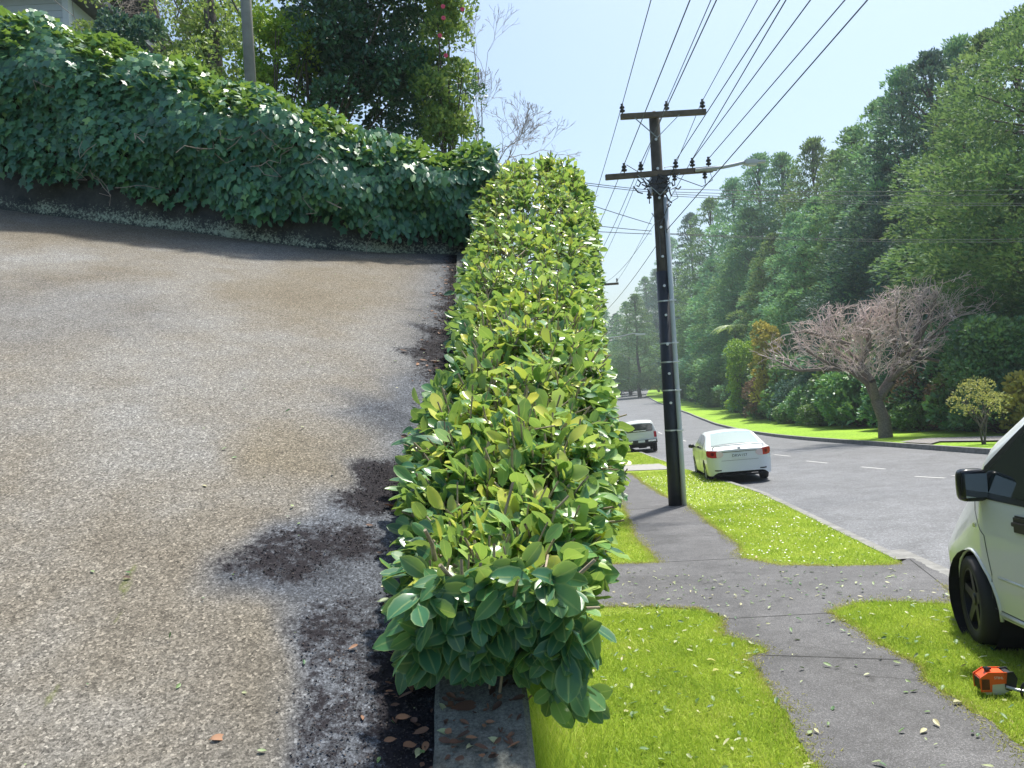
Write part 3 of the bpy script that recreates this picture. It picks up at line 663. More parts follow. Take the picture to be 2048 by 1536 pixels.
# dark woody mass behind the leaves, and trailing runners
V = []; F = []
for s in ss:
    for t in np.linspace(0, 1, 14):
        p = isurf(np.array([s]), np.array([t]))[0]; V.append((p[0], p[1]+.2*(t < .8)+.02, p[2]-(.18 if t > .6 else 0)))
for i in range(NS-1):
    for k in range(13): F.append((i*14+k, i*14+k+1, i*14+k+15, i*14+k+14))
big('woody_mass', V, F, m_floor, ivy)
mb = MB()
for _ in range(22):
    s = random.random(); p = Vector(isurf(np.array([s]), np.array([random.uniform(.02, .5)]))[0]); pts = [p+Vector((0, -.06, 0))]
    d = Vector((random.uniform(-.6, .6), -.1, random.uniform(-.6, .1)))
    for k in range(5): d = (d+Vector((random.uniform(-.3, .3), random.uniform(-.15, .1), random.uniform(-.3, .15)))).normalized()*.09; pts.append(pts[-1]+d)
    mb.tube(pts, .0025, 4)
mb.build_each('runner', m_twig, ivy); settle(ivy)

# ------------------------------------------------------------------ left hillside behind the ivy
xs_ = np.linspace(-60, .6, 60); ys_ = np.concatenate([np.arange(7.3, 16, .4), np.arange(16, 140, 5)])
X, Y = np.meshgrid(xs_, ys_, indexing='ij')
Z = 1.55+.14*(Y-7.3)*(Y < 40)+.14*32.7*(Y >= 40)+.12*np.clip(-X, 0, 30); edge = np.clip((.6-X)/1.2, 0, 1); Z = G(0*X, Y)*(1-edge)+Z*edge
V = np.stack([X, Y, Z], -1).reshape(-1, 3); k = len(ys_); i, j = np.meshgrid(np.arange(len(xs_)-1), np.arange(k-1), indexing='ij'); a = (i*k+j).ravel()
tag(big('hillside', V, np.stack([a, a+k, a+k+1, a+1], 1), m_floor, smooth=True), 'shaded garden slope behind the ivy bank', kind='structure')
def HZ(x, y): return 1.55+.14*(min(y, 40)-7.3)+.12*min(max(-x, 0), 30)

# ------------------------------------------------------------------ trees
def clump_leaves(cl, per, size, T, TF, store, droop=0., flat=.35, aspect=1., rbase=0.):
    cl = np.array(cl, float)                             # x,y,z,r,(rz)
    idx = np.repeat(np.arange(len(cl)), per); n = len(idx); dr = unit(rv(n)); dr[:, 2] = np.where(dr[:, 2] < -.45, -dr[:, 2]*.6, dr[:, 2]); dr = unit(dr)
    rad = cl[idx, 3]*np.random.uniform(.6, 1.0, n)**.5; P = cl[idx, :3]+dr*rad[:, None]*np.array([1, 1, .85])
    d = dr*.8+rv(n, .45)+np.array([0, 0, .25-droop]); U = dr+rv(n, .35)+np.array([0, 0, .35])
    tone = np.random.rand(len(cl)); rn = np.clip(.55*tone[idx]+.45*np.random.rand(n)+rbase, 0, 1)
    put_leaves(P, d, U, np.random.uniform(.7, 1.3, n)*size, rn, T, TF, store, np.full(n, aspect))
def limbs(store, p, d, L, r, lev, spread=.5, n=2, up_=.15, bend=.15, ends=None, shrink=.74, steps=3):
    q = Vector(p); dd = Vector(d).normalized()
    for k in range(steps):
        nd = (dd+Vector((random.gauss(0, bend), random.gauss(0, bend), random.gauss(0, bend)+up_*.3))).normalized()
        q2 = q+nd*L/steps; r2 = r*(1-.25/steps*(k+1)); store[0].append(tuple(q)); store[1].append(tuple(q2)); store[2].append(r*(1-.25*k/steps)); store[3].append(r2)
        q, dd = q2, nd
    if lev == 0:
        if ends is not None: ends.append(tuple(q))
        return
    for k in range(n+(random.random() < .35)):
        o1 = dd.orthogonal().normalized(); o1.rotate(Matrix.Rotation(random.uniform(0, 6.28), 3, dd))
        nd = (dd+o1*spread*random.uniform(.6, 1.3)+Vector((0, 0, up_))).normalized()
        limbs(store, q, nd, L*shrink*random.uniform(.8, 1.2), r*.66, lev-1, spread, n, up_, bend, ends, shrink, steps)
def wood(name, st, mat, parent, k=5):
    v, f = segs(st[0], st[1], st[2], st[3], k); return big(name, v, f, mat, parent)
def conifer(name, h, rb, shape, mat, dens=150, per=190, trunkshow=.1, csize=.2, droop=.25):
    root = empty(name); cl = []; cnt = []
    for k in range(dens):
        t = (k+.5)/dens; u = t**1.12; z = h*(trunkshow+(1-trunkshow)*u)
        rr = rb*shape(u)*random.uniform(.8, 1.22); a = k*2.399+random.uniform(-.5, .5); q = rr*random.uniform(.35, 1.0)**.45
        r_ = max(.34, rb*.3*(1.12-.8*u)*random.uniform(.6, 1.35)); cl.append((math.cos(a)*q, math.sin(a)*q, z-q*droop+random.uniform(-.5, .3)*(1-u), r_)); cnt.append(int(45+per*(r_/1.0)**2))
    for k in range(14): f_ = k/13; cl.append((random.gauss(0, .08), random.gauss(0, .08), h*(.955+.045*f_), .4*(1-f_)+.1)); cnt.append(int(60-40*f_))
    st = ([], [], [], [0]); A_ = np.array(cl); cnt = np.array(cnt); idx = np.repeat(np.arange(len(cl)), cnt); n = len(idx)
    dr = unit(rv(n)); dr[:, 2] = np.where(dr[:, 2] < -.3, -dr[:, 2]*.7, dr[:, 2]); dr = unit(dr)
    P = A_[idx, :3]+dr*(A_[idx, 3]*np.random.uniform(.5, 1.08, n)**.6)[:, None]*np.array([1.05, 1.05, .8])
    out = A_[idx, :3]*[1, 1, 0]; out = out/np.maximum(np.linalg.norm(out, axis=1, keepdims=True), .3); tipf = (A_[idx, 2:3]/h)**3
    d = dr*.7+out*.45*(1-tipf)+rv(n, .4)+np.array([0, 0, 1])*(.1+1.0*tipf); U = dr+rv(n, .35)+np.array([0, 0, .3]); tone = np.random.rand(len(cl))
    put_leaves(P, d, U, np.random.uniform(.6, 1.45, n)*csize*1.15, np.clip(.55*tone[idx]+.45*np.random.rand(n), 0, 1), spray_T, spray_F, st, np.full(n, .85))
    fin('crown', st, mat, root, smooth=False)
    W = ([], [], [], []); q = Vector((0, 0, -.5))
    for k in range(8):
        q2 = Vector((random.uniform(-.15, .15), random.uniform(-.15, .15), h*.95*(k+1)/8)); W[0].append(tuple(q)); W[1].append(tuple(q2)); W[2].append(.27*(1-k/8)**1.2+.02); W[3].append(.27*(1-(k+1)/8)**1.2+.02); q = q2
    for c in random.sample(cl, 50):
        W[0].append((0, 0, max(.5, c[2]*.93-.4))); W[1].append(c[:3]); W[2].append(.06); W[3].append(.02)
    wood('trunk', W, m_bark, root, 6); return root
def copy_tree(o, loc, rz, s, sz=None):
    c = o.copy(); col.objects.link(c); c.location = loc; c.rotation_euler = (0, 0, rz); c.scale = (s, s, sz or s)
    for ch in o.children:
        k = ch.copy(); col.objects.link(k); k.parent = c
    return c
cone_ = lambda u: (1-u)**.68*min(1, u*5+.5)
colm = lambda u: (1-u**1.8)**.75*min(1, u*4+.55)
domy = lambda u: (1-u**2.2)**.75*min(1, u*2+.5)
protos = [(conifer('conifer_tree', 20, 4.0, cone_, m_tree1), 20, 4.0), (conifer('conifer_tree', 20, 3.7, colm, m_tree1, 160), 20, 3.7),
          (conifer('conifer_tree', 20, 4.2, colm, m_tree2, 150, 180, .22), 20, 4.2), (conifer('conifer_tree', 20, 4.4, domy, m_tree1, 170, 190, .28, .2, .1), 20, 4.4),
          (conifer('conifer_tree', 20, 3.8, cone_, m_tree2, 140, 180, .05, .2, .4), 20, 3.8)]
used = [False]*5
def depth_for(px, off):
    r = ray(px, 760); d = 20.
    while d < 320:
        if r.x*d > float(fkx(d))+off: return d
        d += 1
    return 300.
ORD = ['first', 'second', 'third', 'fourth', 'fifth', 'sixth', 'seventh', 'eighth', 'ninth', 'tenth', 'eleventh', 'twelfth', 'thirteenth', 'fourteenth', 'fifteenth', 'sixteenth', 'seventeenth', 'eighteenth', 'nineteenth', 'twentieth', 'twenty-first']
def place_tree(k, px, py, d, label, group, wscale=1.):
    b, h0, r0 = protos[k]; x = ray(px, py).x*d; z = float(GF(x, d)) if x > float(fkx(d)) else float(G(x, d)); top = ray(px, py).z*d; s = (top-z)/h0
    x = ray(px, (py+850)/2).x*d; loc = (x, d, z)
    ws = s*wscale
    if not used[k]:
        used[k] = True; o = b; o.location = loc; o.rotation_euler = (0, 0, random.uniform(0, 6)); o.scale = (ws, ws, s)
    else: o = copy_tree(b, loc, random.uniform(0, 6.28), ws, s)
    tag(o, label, 'tree', group); return o
skyl = [(3, 2125, 0, 9), (3, 2062, 35, 12), (1, 1990, 72, 14), (0, 1935, 85, 17), (2, 1880, 112, 14), (0, 1822, 145, 13), (1, 1775, 205, 15), (0, 1722, 262, 14), (0, 1690, 305, 17), (0, 1640, 283, 16), (0, 1578, 312, 16), (0, 1532, 312, 14), (0, 1478, 362, 13), (1, 1432, 400, 12), (4, 1392, 430, 12), (1, 1352, 478, 12), (0, 1322, 540, 11), (1, 1298, 556, 11)]
n_sk = len(skyl)
for i, (k, px, py, off) in enumerate(skyl):
    d = depth_for(px, off)
    place_tree(k, px, py, d, 'tall conifer, the %s treetop from the right along the wooded skyline' % ORD[i], 'trees of the wood across the road', 1.35)
for i, (k, px, py, d) in enumerate([(0, 1276, 590, 200), (1, 1258, 605, 225), (4, 1238, 628, 245), (0, 1215, 622, 255), (1, 1190, 640, 260)]):
    place_tree(k, px, py, d, 'small hazy conifer at the far bend, %s one out from the hedge' % ORD[4-i], 'far trees at the bend of the road', 1.5)
mid = [(1, 2030, 330, 8), (4, 1960, 400, 9), (2, 1905, 330, 9), (2, 1850, 420, 8), (4, 1790, 330, 9), (2, 1745, 400, 8), (0, 1690, 430, 9), (1, 1640, 400, 8), (0, 1598, 430, 9), (1, 1555, 470, 8), (0, 1510, 420, 9), (1, 1470, 500, 8), (0, 1430, 520, 8), (1, 1400, 560, 8), (4, 1368, 580, 8), (0, 1342, 640, 8), (4, 1318, 640, 8), (0, 1300, 660, 8),
       (1, 1615, 500, 7), (0, 1530, 520, 7), (2, 1700, 540, 7), (4, 1850, 560, 7), (2, 1940, 560, 7), (2, 2010, 520, 7), (1, 1480, 600, 7), (4, 1420, 640, 7)]
for i, (k, px, py, off) in enumerate(mid):
    place_tree(k, px, py, depth_for(px, off+2.6), 'dense rounded conifer standing below the skyline in the wood across the road', 'conifers massed below the skyline', 1.45)
# shrubs along the foot of the wood
def shrub(name, r_, h, mat, size, ncl=26, per=150, T=simple, stem=True):
    root = empty(name); cl = []
    for k in range(ncl):
        a = k*2.399; u = (k+.5)/ncl; q = r_*math.sqrt(1-abs(u-.35)**1.5)*random.uniform(.3, .85); cl.append((math.cos(a)*q, math.sin(a)*q, h*(.12+.78*u), r_*random.uniform(.28, .48)))
    st = ([], [], [], [0]); clump_leaves(cl, per, size, T[0], T[1], st); fin('foliage', st, mat, root, smooth=False)
    W = ([], [], [], [])
    for c in cl: W[0].append((random.uniform(-.1, .1), random.uniform(-.1, .1), -.1)); W[1].append(c[:3]); W[2].append(.03*r_); W[3].append(.01)
    wood('stems', W, m_bark, root, 4); return root
sh = [(shrub('bush', 1.6, 2.6, m_shrub, .13, 30, 330), 2.6), (shrub('bush', 1.7, 2.2, m_shrub, .16, 26, 300), 2.2), (shrub('bush', 1.5, 2.4, m_tree2, .12, 30, 330), 2.4), (shrub('bush', 1.4, 2.0, m_brownsh, .12, 28, 280), 2.0)]
shu = [False]*4
def place_shrub(k, px, h, off, label, group, cat='bush', ws=1.0):
    d = depth_for(px, off); x = ray(px, 860).x*d; z = float(GF(x, d)); b, h0 = sh[k]; s = h/h0
    if not shu[k]: shu[k] = True; o = b; o.location = (x, d, z); o.scale = (s*ws, s*ws, s)
    else: o = copy_tree(b, (x, d, z), random.uniform(0, 6.28), s*ws, s)
    return tag(o, label, cat, group)
for i, px in enumerate([2040, 1990, 1905, 1862, 1825, 1735, 1702, 1668, 1640, 1606, 1577, 1546, 1512, 1490, 1462, 1440, 1415, 1396, 1378, 1362, 1347, 1335, 1322, 1312, 1300]):
    k = [0, 1, 2, 1, 0, 1, 2][i % 7]; place_shrub(k, px, random.uniform(2.2, 3.6), 6.4, 'dark green bush in the undergrowth at the foot of the wood', 'bushes at the foot of the wood', ws=1.15)
for i, px in enumerate([2060, 1960, 1880, 1800, 1750, 1690, 1625, 1560, 1500, 1450, 1405, 1370, 1340]):
    k = [1, 0, 2][i % 3]; place_shrub(k, px, random.uniform(4.5, 6.5), 8, 'tall dark evergreen shrub filling the gap between tree trunks', 'tall shrubs under the conifers', ws=1.0)
for i, px in enumerate([1945, 1850, 1790, 1650, 1590, 1530, 1475, 1430]):
    place_shrub([1, 1, 0, 1][i % 4], px, random.uniform(1.0, 1.5), 5.3, 'low leafy ground shrub at the back of the far verge', 'low plants edging the far verge', ws=1.5)
place_shrub(3, 1553, 4.2, 6.3, 'brown fading bush beside the lime-green shrub', None); place_shrub(3, 1862, 3.0, 6.0, 'reddish brown bush right of the bare tree trunk', None)
# single characters
def solo(name, px, pytop, off, mat, label, cat, rfac=.3, size=.22, ncl=30, per=140):
    d = depth_for(px, off); x = ray(px, 860).x*d; z = float(GF(x, d)); h = ray(px, pytop).z*d-z
    o = shrub(name, h*rfac, h, mat, size, ncl, per); o.location = (x, d, z); return tag(o, label, cat)
solo('lime_shrub', 1492, 672, 4.8, m_lime, 'bright lime-green leafy shrub left of the golden conifer', 'shrub', .24, .2, 44, 220)
solo('golden_conifer', 1543, 632, 5.2, m_gold, 'golden yellow conifer beside the bare tree canopy', 'tree', .16, .3, 34, 110)
solo('evergreen_shrub', 2015, 640, 5.0, m_shrub, 'rounded glossy green shrub at the right, behind the yellowing sapling', 'shrub', .42, .17, 70, 330)
solo('twiggy_bush', 1905, 765, 5.4, m_brownsh, 'olive brown twiggy bush between the bare tree and the yellowing sapling', 'bush', .5, .16, 34, 120)
solo('yellowing_shrub', 1322, 738, 4.5, m_yel, 'pale yellow-green shrub left of the pole at the road bend', 'shrub', .3, .4, 24, 90)
solo('autumn_shrub', 2062, 745, 4.5, m_gold, 'golden shrub cut by the right edge of the photo above the van', 'shrub', .35, .2, 24, 110)
# tree fern fronds
d = depth_for(1462, 5.2); fb = Vector((ray(1480, 850).x*d, d, 0)); fb.z = float(GF(fb.x, fb.y)); fern = empty('tree_fern', fb); tag(fern, 'tree fern with a pale arching frond among the dark conifers', 'tree fern')
hh = ray(1480, 655).z*d-fb.z; MB().tube([(0, 0, -.2), (.1, 0, hh*.5), (0, 0, hh)], [.18, .14, .12], 8).build('trunk', m_bark, fern)
st = ([], [], [], [0])
for k in range(13):
    a = k*2*math.pi/13+.2; L_ = random.uniform(2.2, 3.2)
    for t in np.linspace(.08, 1, 26):
        c = np.array([math.cos(a)*L_*t, math.sin(a)*L_*t, hh+.9*math.sin(t*2.0)-1.5*t*t]); dirn = np.array([math.cos(a), math.sin(a), -t])
        for sg in (-1, 1):
            sd_ = np.array([-math.sin(a)*sg, math.cos(a)*sg, -.25]); put_leaves(c[None], (sd_+dirn*.35)[None], np.array([[0, 0, 1.]]), np.array([.62*math.sin(math.pi*min(1, t*.9+.08))+.05]), np.array([random.random()]), leaf_t(SIM, .3, 0)[0]*[.38, 1, 1], simple[1], st)
fin('fronds', st, m_mid, fern)
# bare tree with the wide pinkish canopy
bp = gp(1770, 876); bp.z = float(GF(bp.x, bp.y)); bare = empty('bare_tree', bp); tag(bare, 'wide leafless tree with a pinkish twiggy canopy on the far verge', 'tree')
W = ([], [], [], []); E = []
k1 = bp.y/FPX
def bt(px, py): v = at(px, py, bp.y)-bp; return v
fork = bt(1752, 800)
for k, (a_, b_, r0_, r1_) in enumerate([(bt(1772, 885), bt(1768, 840), .33, .27), (bt(1768, 840), fork, .27, .24)]):
    W[0].append(tuple(a_)); W[1].append(tuple(b_)); W[2].append(r0_); W[3].append(r1_)
TWG = ([], [], [], [])
mains = [[(1752, 800), (1735, 770), (1700, 738), (1650, 722), (1610, 705)], [(1752, 800), (1740, 760), (1722, 725), (1700, 690), (1680, 650)], [(1752, 800), (1775, 760), (1800, 728), (1830, 690), (1880, 655)], [(1800, 728), (1790, 690), (1775, 650), (1770, 620)], [(1722, 725), (1740, 690), (1730, 650), (1735, 610)], [(1830, 690), (1840, 640), (1850, 600), (1870, 590)], [(1700, 738), (1650, 740), (1600, 735), (1570, 725)], [(1800, 728), (1850, 715), (1900, 730), (1920, 720)], [(1880, 655), (1905, 630), (1940, 625), (1965, 628)], [(1700, 690), (1660, 670), (1620, 660), (1590, 665)]]
for mi, m__ in enumerate(mains):
    for s_ in range(1 if mi == 0 or mi > 5 else 2):
        yo = 0; r0_ = .2 if mi < 3 else .12; prev = bt(*m__[0])
        for j, p in enumerate(m__[1:]):
            yo += random.uniform(-1.1, 1.1) if s_ or j else 0; q = bt(*p)+Vector((random.uniform(-.2, .2)*s_, yo, random.uniform(-.15, .15))); r1_ = r0_*.72
            W[0].append(tuple(prev)); W[1].append(tuple(q)); W[2].append(r0_); W[3].append(r1_)
            if j >= 0:
                for q_ in range(3): 
                    dd = (q-prev).normalized()*.5+Vector((random.gauss(0, .6), random.gauss(0, .8), random.uniform(-.05, .9)))
                    limbs(TWG, prev.lerp(q, random.random()), dd, random.uniform(.55, .95), .035, 4, .62, 2, .08, .16, None, .78, 2)
            prev, r0_ = q, r1_
wood('trunk', W, mossy('pale_bark', (.2, .165, .14), (.1, .11, .08), .6), bare, 9)
T4 = [np.array(TWG[0]), np.array(TWG[1]), np.array(TWG[2]), np.array(TWG[3])]
zt = np.interp(T4[1][:, 0], [-5.8, -4.5, -2.5, 0, 2, 4, 5.3], [4.4, 5.2, 6.2, 6.9, 7.3, 7.6, 6.4])-.35+np.sin(T4[1][:, 0]*3)*.25+T4[1][:, 1]*.06; zlo = np.interp(T4[1][:, 0], [-5.8, -4, 0, 3, 5.3], [3.6, 3.3, 2.9, 3.3, 4.3])
ok = (T4[1][:, 2] < zt) & (T4[1][:, 2] > zlo) & (T4[1][:, 0] < 4.5+T4[1][:, 1]*.1) & (T4[1][:, 0] > -5.4)
T4 = [q[ok] for q in T4]; print('bare twigs', len(T4[0]))
v, f = segs(T4[0], T4[1], np.maximum(T4[2]*.8, .010), np.maximum(T4[3]*.8, .008), 3); big('twigs', v, f, m_pinktwig, bare)
# yellowing sapling
sp = gp(1968, 890); sp.z = float(GF(sp.x, sp.y)); sap = empty('sapling', sp); tag(sap, 'small sapling with yellowing leaves and thin double trunk on the far grass', 'tree')
W = ([], [], [], []); E = []
for dx in (-.3, .1, .3): limbs(W, (dx*.1, 0, 0), (dx, random.uniform(-.2, .2), 1.6), .6, .04, 3, .5, 2, .1, .12, E, .72, 2)
wood('trunk', W, m_bark, sap, 5); st = ([], [], [], [0]); sc_l = []
for _ in range(30): _d = unit(rv(1))[0]*random.uniform(.3, 1)**.5; sc_l.append((_d[0]*.85, _d[1]*.85, 1.5+_d[2]*.68, random.uniform(.16, .3)))
clump_leaves(sc_l, 46, .075, *simple, st); fin('crown', st, m_yel, sap)

# --- upper left garden trees
def garden(name, clumps, mat, size, per, label, cat, T=simple, trunkpts=None, tr=.1, rb=0.):
    c0 = clumps[0]; base = Vector((c0[0], c0[1], HZ(c0[0], c0[1]))); root = empty(name, base); st = ([], [], [], [0])
    clump_leaves([(c[0]-base.x, c[1]-base.y, c[2]-base.z, c[3]) for c in clumps], per, size, T[0], T[1], st, rbase=rb); fin('crown', st, mat, root, smooth=False)
    W = ([], [], [], [])
    if trunkpts:
        pts = [Vector(p)-base for p in trunkpts]
        for i in range(len(pts)-1): W[0].append(tuple(pts[i])); W[1].append(tuple(pts[i+1])); W[2].append(tr*(1-.15*i)); W[3].append(tr*(1-.15*(i+1)))
        hub = pts[-1]
    else: hub = Vector((0, 0, .6)); W[0].append((0, 0, -.3)); W[1].append(tuple(hub)); W[2].append(tr); W[3].append(tr*.8)
    for c in clumps[::6]:
        W[0].append(tuple(hub)); W[1].append((c[0]-base.x, c[1]-base.y, c[2]-base.z)); W[2].append(tr*.2); W[3].append(.01)
    wood('trunk', W, m_bark, root, 7); return tag(root, label, cat)
def pc(px, py, d, rpx): p = at(px, py, d); return (p.x, p.y, p.z, rpx*d/FPX)
def blob(px0, px1, py0, py1, d, n, rpx, inside=lambda x, y: True, dd=1.2):
    out = []
    while len(out) < n:
        x, y = random.uniform(px0, px1), random.uniform(py0, py1)
        if inside(x, y): out.append(pc(x, y, d+random.uniform(-dd, dd), rpx*random.uniform(.7, 1.3)))
    return out
garden('broadleaf_tree', blob(590, 870, -150, 285, 13.5, 120, 44, lambda x, y: y < 190+(x-590)*.5), m_broad, .092, 330, 'large dark glossy broadleaf tree behind the dip in the ivy', 'tree', figs[0], tr=.16)
g2 = garden('flowering_tree', blob(845, 925, -100, 300, 12.6, 62, 28, lambda x, y: abs(x-895+y*.08) < 42, .5), m_mid, .07, 150, 'yellow-green flowering tree with a few pink blooms beside the dark broadleaf', 'tree', tr=.1)
fl = MB(); bb = g2.location
for (px, py) in [(886, 14), (887, 37), (892, 112), (925, 20), (880, 72)]:
    p = at(px, py, 11.9)-bb
    for k in range(7):
        a = k*.9; q = p+Vector((math.cos(a)*.02, -.02, math.sin(a)*.02)); fl.lathe([(0, -.008), (.014, -.006), (.016, .003), (.008, .01), (0, .008)], q, 'y', 7)
fl.build('blossoms', plain('pink_petals', (.75, .07, .16), .5), g2)
garden('broadleaf_tree', blob(840, 960, 150, 270, 14.5, 16, 24, lambda x, y: abs(x-900) < 70), m_broad, .06, 90, 'thin dark-leaved branches showing sky right of the flowering tree', 'tree', tr=.06)
garden('ivy_clad_tree', blob(330, 560, -110, 110, 17, 42, 36, lambda x, y: True, 2.5)+blob(390, 450, 0, 190, 15.5, 16, 20, lambda x, y: abs(x-400-(y-100)*.1) < 30, .3), m_mid, .09, 105, 'ivy-clad tree with a leaning bare trunk left of the timber pole', 'tree', trunkpts=[at(432, 210, 15.2), at(430, 100, 15.2), at(418, 10, 15.2), at(400, -120, 15.2)], tr=.16)
garden('slender_tree', blob(180, 400, -100, 10, 18, 24, 30, lambda x, y: True, 2)+blob(350, 400, 40, 150, 17, 12, 20), m_mid, .09, 95, 'pale green tree with two thin trunks between the house and the timber pole', 'tree', trunkpts=[at(330, 180, 17), at(322, 80, 17), at(300, 0, 17), at(280, -140, 17)], tr=.15)
garden('dark_shrub', blob(205, 310, 40, 110, 12, 22, 22, lambda x, y: y > 30+(x-250)**2/180), m_tree2, .07, 150, 'very dark shrub rising behind the ivy below the house', 'shrub')
garden('light_shrub', blob(500, 610, 20, 240, 12.8, 48, 24, lambda x, y: y < 200+(x-500)*.5, .5), m_lime, .065, 120, 'light green shrub tucked against the right of the timber pole', 'shrub', rb=.2)
garden('mixed_shrub', blob(330, 500, 60, 200, 14.5, 36, 26, lambda x, y: y > 40+(x-330)*.2, 1), m_mid, .07, 120, 'mid-green foliage left of the timber pole behind the ivy', 'shrub')
garden('olive_shrub', blob(150, 215, 45, 90, 16, 8, 14), m_mid, .06, 80, 'wispy olive branches beside the house corner', 'shrub', tr=.04)
# leafless shrub tree against the sky
def bare_small(name, px, py, d, label, targets, r_=.026, tw=.0028):
    b = at(px, py, d); b = Vector((b.x, b.y, HZ(b.x, b.y))); root = empty(name, b); W = ([], [], [], [])
    for (tx, ty) in targets:
        q = at(tx, ty, d+random.uniform(-.8, .8))-b; mid_ = Vector((q.x*.35, q.y*.5, q.z*.55)); W[0].append((0, 0, 0)); W[1].append(tuple(mid_)); W[2].append(r_); W[3].append(r_*.6)
        dd = (q-mid_); limbs(W, mid_, dd, dd.length*.5, r_*.45, 6, .5, 2, .03, .14, None, .74, 3)
    v, f = segs(W[0], W[1], np.maximum(W[2], tw), np.maximum(W[3], tw), 4); big('branches', v, f, m_twig, root); return tag(root, label, 'tree')
bare_small('bare_tree', 960, 310, 15, 'fine leafless tree spreading against the sky above the end of the hedge', [(1000, 230), (1040, 265), (960, 190), (1060, 280), (970, 130), (1010, 285), (940, 240), (935, 120)])
bare_small('bare_tree', 190, 60, 15, 'thin leafless tree between the house and the dark shrub', [(190, 20), (160, 10), (225, 0)], .03)
# timber pole on the left
p = at(505, 230, 11.3); z0 = HZ(p.x, p.y); lp = tag(MB().tube([(p.x, p.y, z0-.3), (p.x, p.y, z0+3), (p.x+.0, p.y, 11)], [.085, .078, .07], 12).build('timber_pole', plain('silver_timber', (.27, .27, .25), .85, var=.25, vs=3), smooth=True), 'plain weathered timber pole rising behind the ivy bank', 'pole')
# house
hc = at(133, 20, 18); hz = HZ(hc.x, hc.y); house = empty('house', (hc.x, hc.y, hz)); tag(house, 'white weatherboard house corner behind trees at the top left', 'house')
hw = MB(); Hh = 9.75-hz
for k in range(int(Hh/.17)): hw.box((-3, .02+.012*0, k*.17+.085), (6, .05, .165), Matrix.Rotation(R(-4), 3, 'X')); hw.box((-.02, 2.5, k*.17+.085), (.05, 5, .165), Matrix.Rotation(R(4), 3, 'Y'))
hw.build('weatherboard_wall', plain('white_boards', (.62, .66, .7), .6), house)
MB().box((.02, -.02, Hh/2), (.14, .14, Hh)).build('corner_board', plain('white_trim', (.75, .77, .8), .5), house)
MB().prism([(-6.6, -.6, Hh), (.6, -.6, Hh), (.6, 5.6, Hh), (-6.6, 5.6, Hh)], (0, 0, .14)).prism([(-6.6, -.6, Hh+.16), (.6, -.6, Hh+.16), (.6, 2.5, Hh+1.6), (-6.6, 2.5, Hh+1.6)], (0, 0, .06)).prism([(-6.6, 5.6, Hh+.16), (.6, 5.6, Hh+.16), (.6, 2.55, Hh+1.6), (-6.6, 2.55, Hh+1.6)], (0, 0, .06)).build('roof', plain('roof_grey', (.1, .11, .12), .6), house)
wf = MB().box((-1.1, -.05, Hh-1.5), (1.1, .08, 1.3)).build('window', plain('window_trim', (.7, .72, .74), .5), house)
MB().box((-1.1, -.1, Hh-1.5), (.95, .02, 1.15)).build('pane', plain('window_glass', (.06, .08, .1), .05), wf)

# ------------------------------------------------------------------ power pole
m_pole = plain('weathered_pole', (.075, .065, .055), .85, var=.45, vs=5); m_sleeve = plain('black_sleeve', (.014, .02, .03), .5, var=.2)
m_arm = plain('crossarm_timber', (.12, .095, .075), .85, var=.4, vs=6); m_conduit = plain('grey_conduit', (.5, .54, .58), .45); m_band = plain('steel_band', (.65, .67, .7), .4, .4)
m_ins = plain('insulator_black', (.03, .03, .035), .3); m_steel = plain('galvanised_steel', (.35, .38, .4), .45, .5); m_wire = plain('wire', (.06, .065, .075), .5)
def insulator(mb_, c, s=1.):
    mb_.lathe([(.012, -.12), (.012, 0), (.05, 0), (.062, .03), (.03, .05), (.03, .07), (.055, .08), (.05, .11), (.025, .13), (.03, .17), (.0, .18)], (0, 0, 0), 'z', 10)
    n_ = 11*10
    for i in range(len(mb_.V)-n_, len(mb_.V)): v = Vector(mb_.V[i])*s+Vector(c); mb_.V[i] = tuple(v)
PB = gp(1352, 1011); DP = PB.y; PB.z = float(G(2, PB.y))
pole = empty('power_pole', PB); tag(pole, 'tall dark timber power pole on the footpath edge with two crossarms and a street lamp', 'power pole')
topz = at(1308, 228, DP).z-PB.z; xs = at(1308, 228, DP).x-PB.x
MB().tube([(0, 0, -.2), (0, 0, 1), (xs*.5, 0, topz*.5), (xs, 0, topz-.05), (xs, 0, topz+.06)], [.15, .142, .13, .112, .03], 14).build('post', m_pole, pole, smooth=True)
MB().tube([(0, 0, -.05), (0, 0, 1), (xs*.3, 0, 5.0)], [.158, .149, .14], 14).build('sleeve', m_sleeve, pole, smooth=True)
MB().tube([(.15, -.16, -.1), (.145, -.15, 1.2), (xs*.4+.13, -.13, 4.0), (xs*.7+.12, -.12, 6.55)], .052, 10).build('conduit', m_conduit, pole, smooth=True)
for zz in (1.6, 2.45, 3.05, 3.45, 4.35):
    b_ = MB().tube([(0, 0, zz), (0, 0, zz+.03)], .156-.003*zz, 14); b_.box((.14, -.2, zz+.015), (.14, .02, .03)); b_.build('strap', m_band, pole)
mb = MB()
for zz in np.arange(2.2, topz-.2, .62): mb.lathe([(0, -.03), (.028, -.03), (.028, .01), (0, .01)], (xs*zz/topz-.02, -.15, zz), 'y', 8)
mb.build_each('bolt', m_band, pole)
def rel(px, py, d=DP): return at(px, py, d)-PB
def arm(a_, b_, ins, lab, h=.11):
    p, q = rel(*a_), rel(*b_); p.y -= .16; q.y -= .16; o = MB().bar(p, q, .1, h).build('crossarm', m_arm, pole, bev=.006); o['label'] = lab
    for (px, py) in ins:
        t = (px-a_[0])/(b_[0]-a_[0]); c = p.lerp(q, t)+Vector((0, 0, .1)); m2 = MB(); insulator(m2, c, 1.0); m2.build('insulator', m_ins, o, smooth=True)
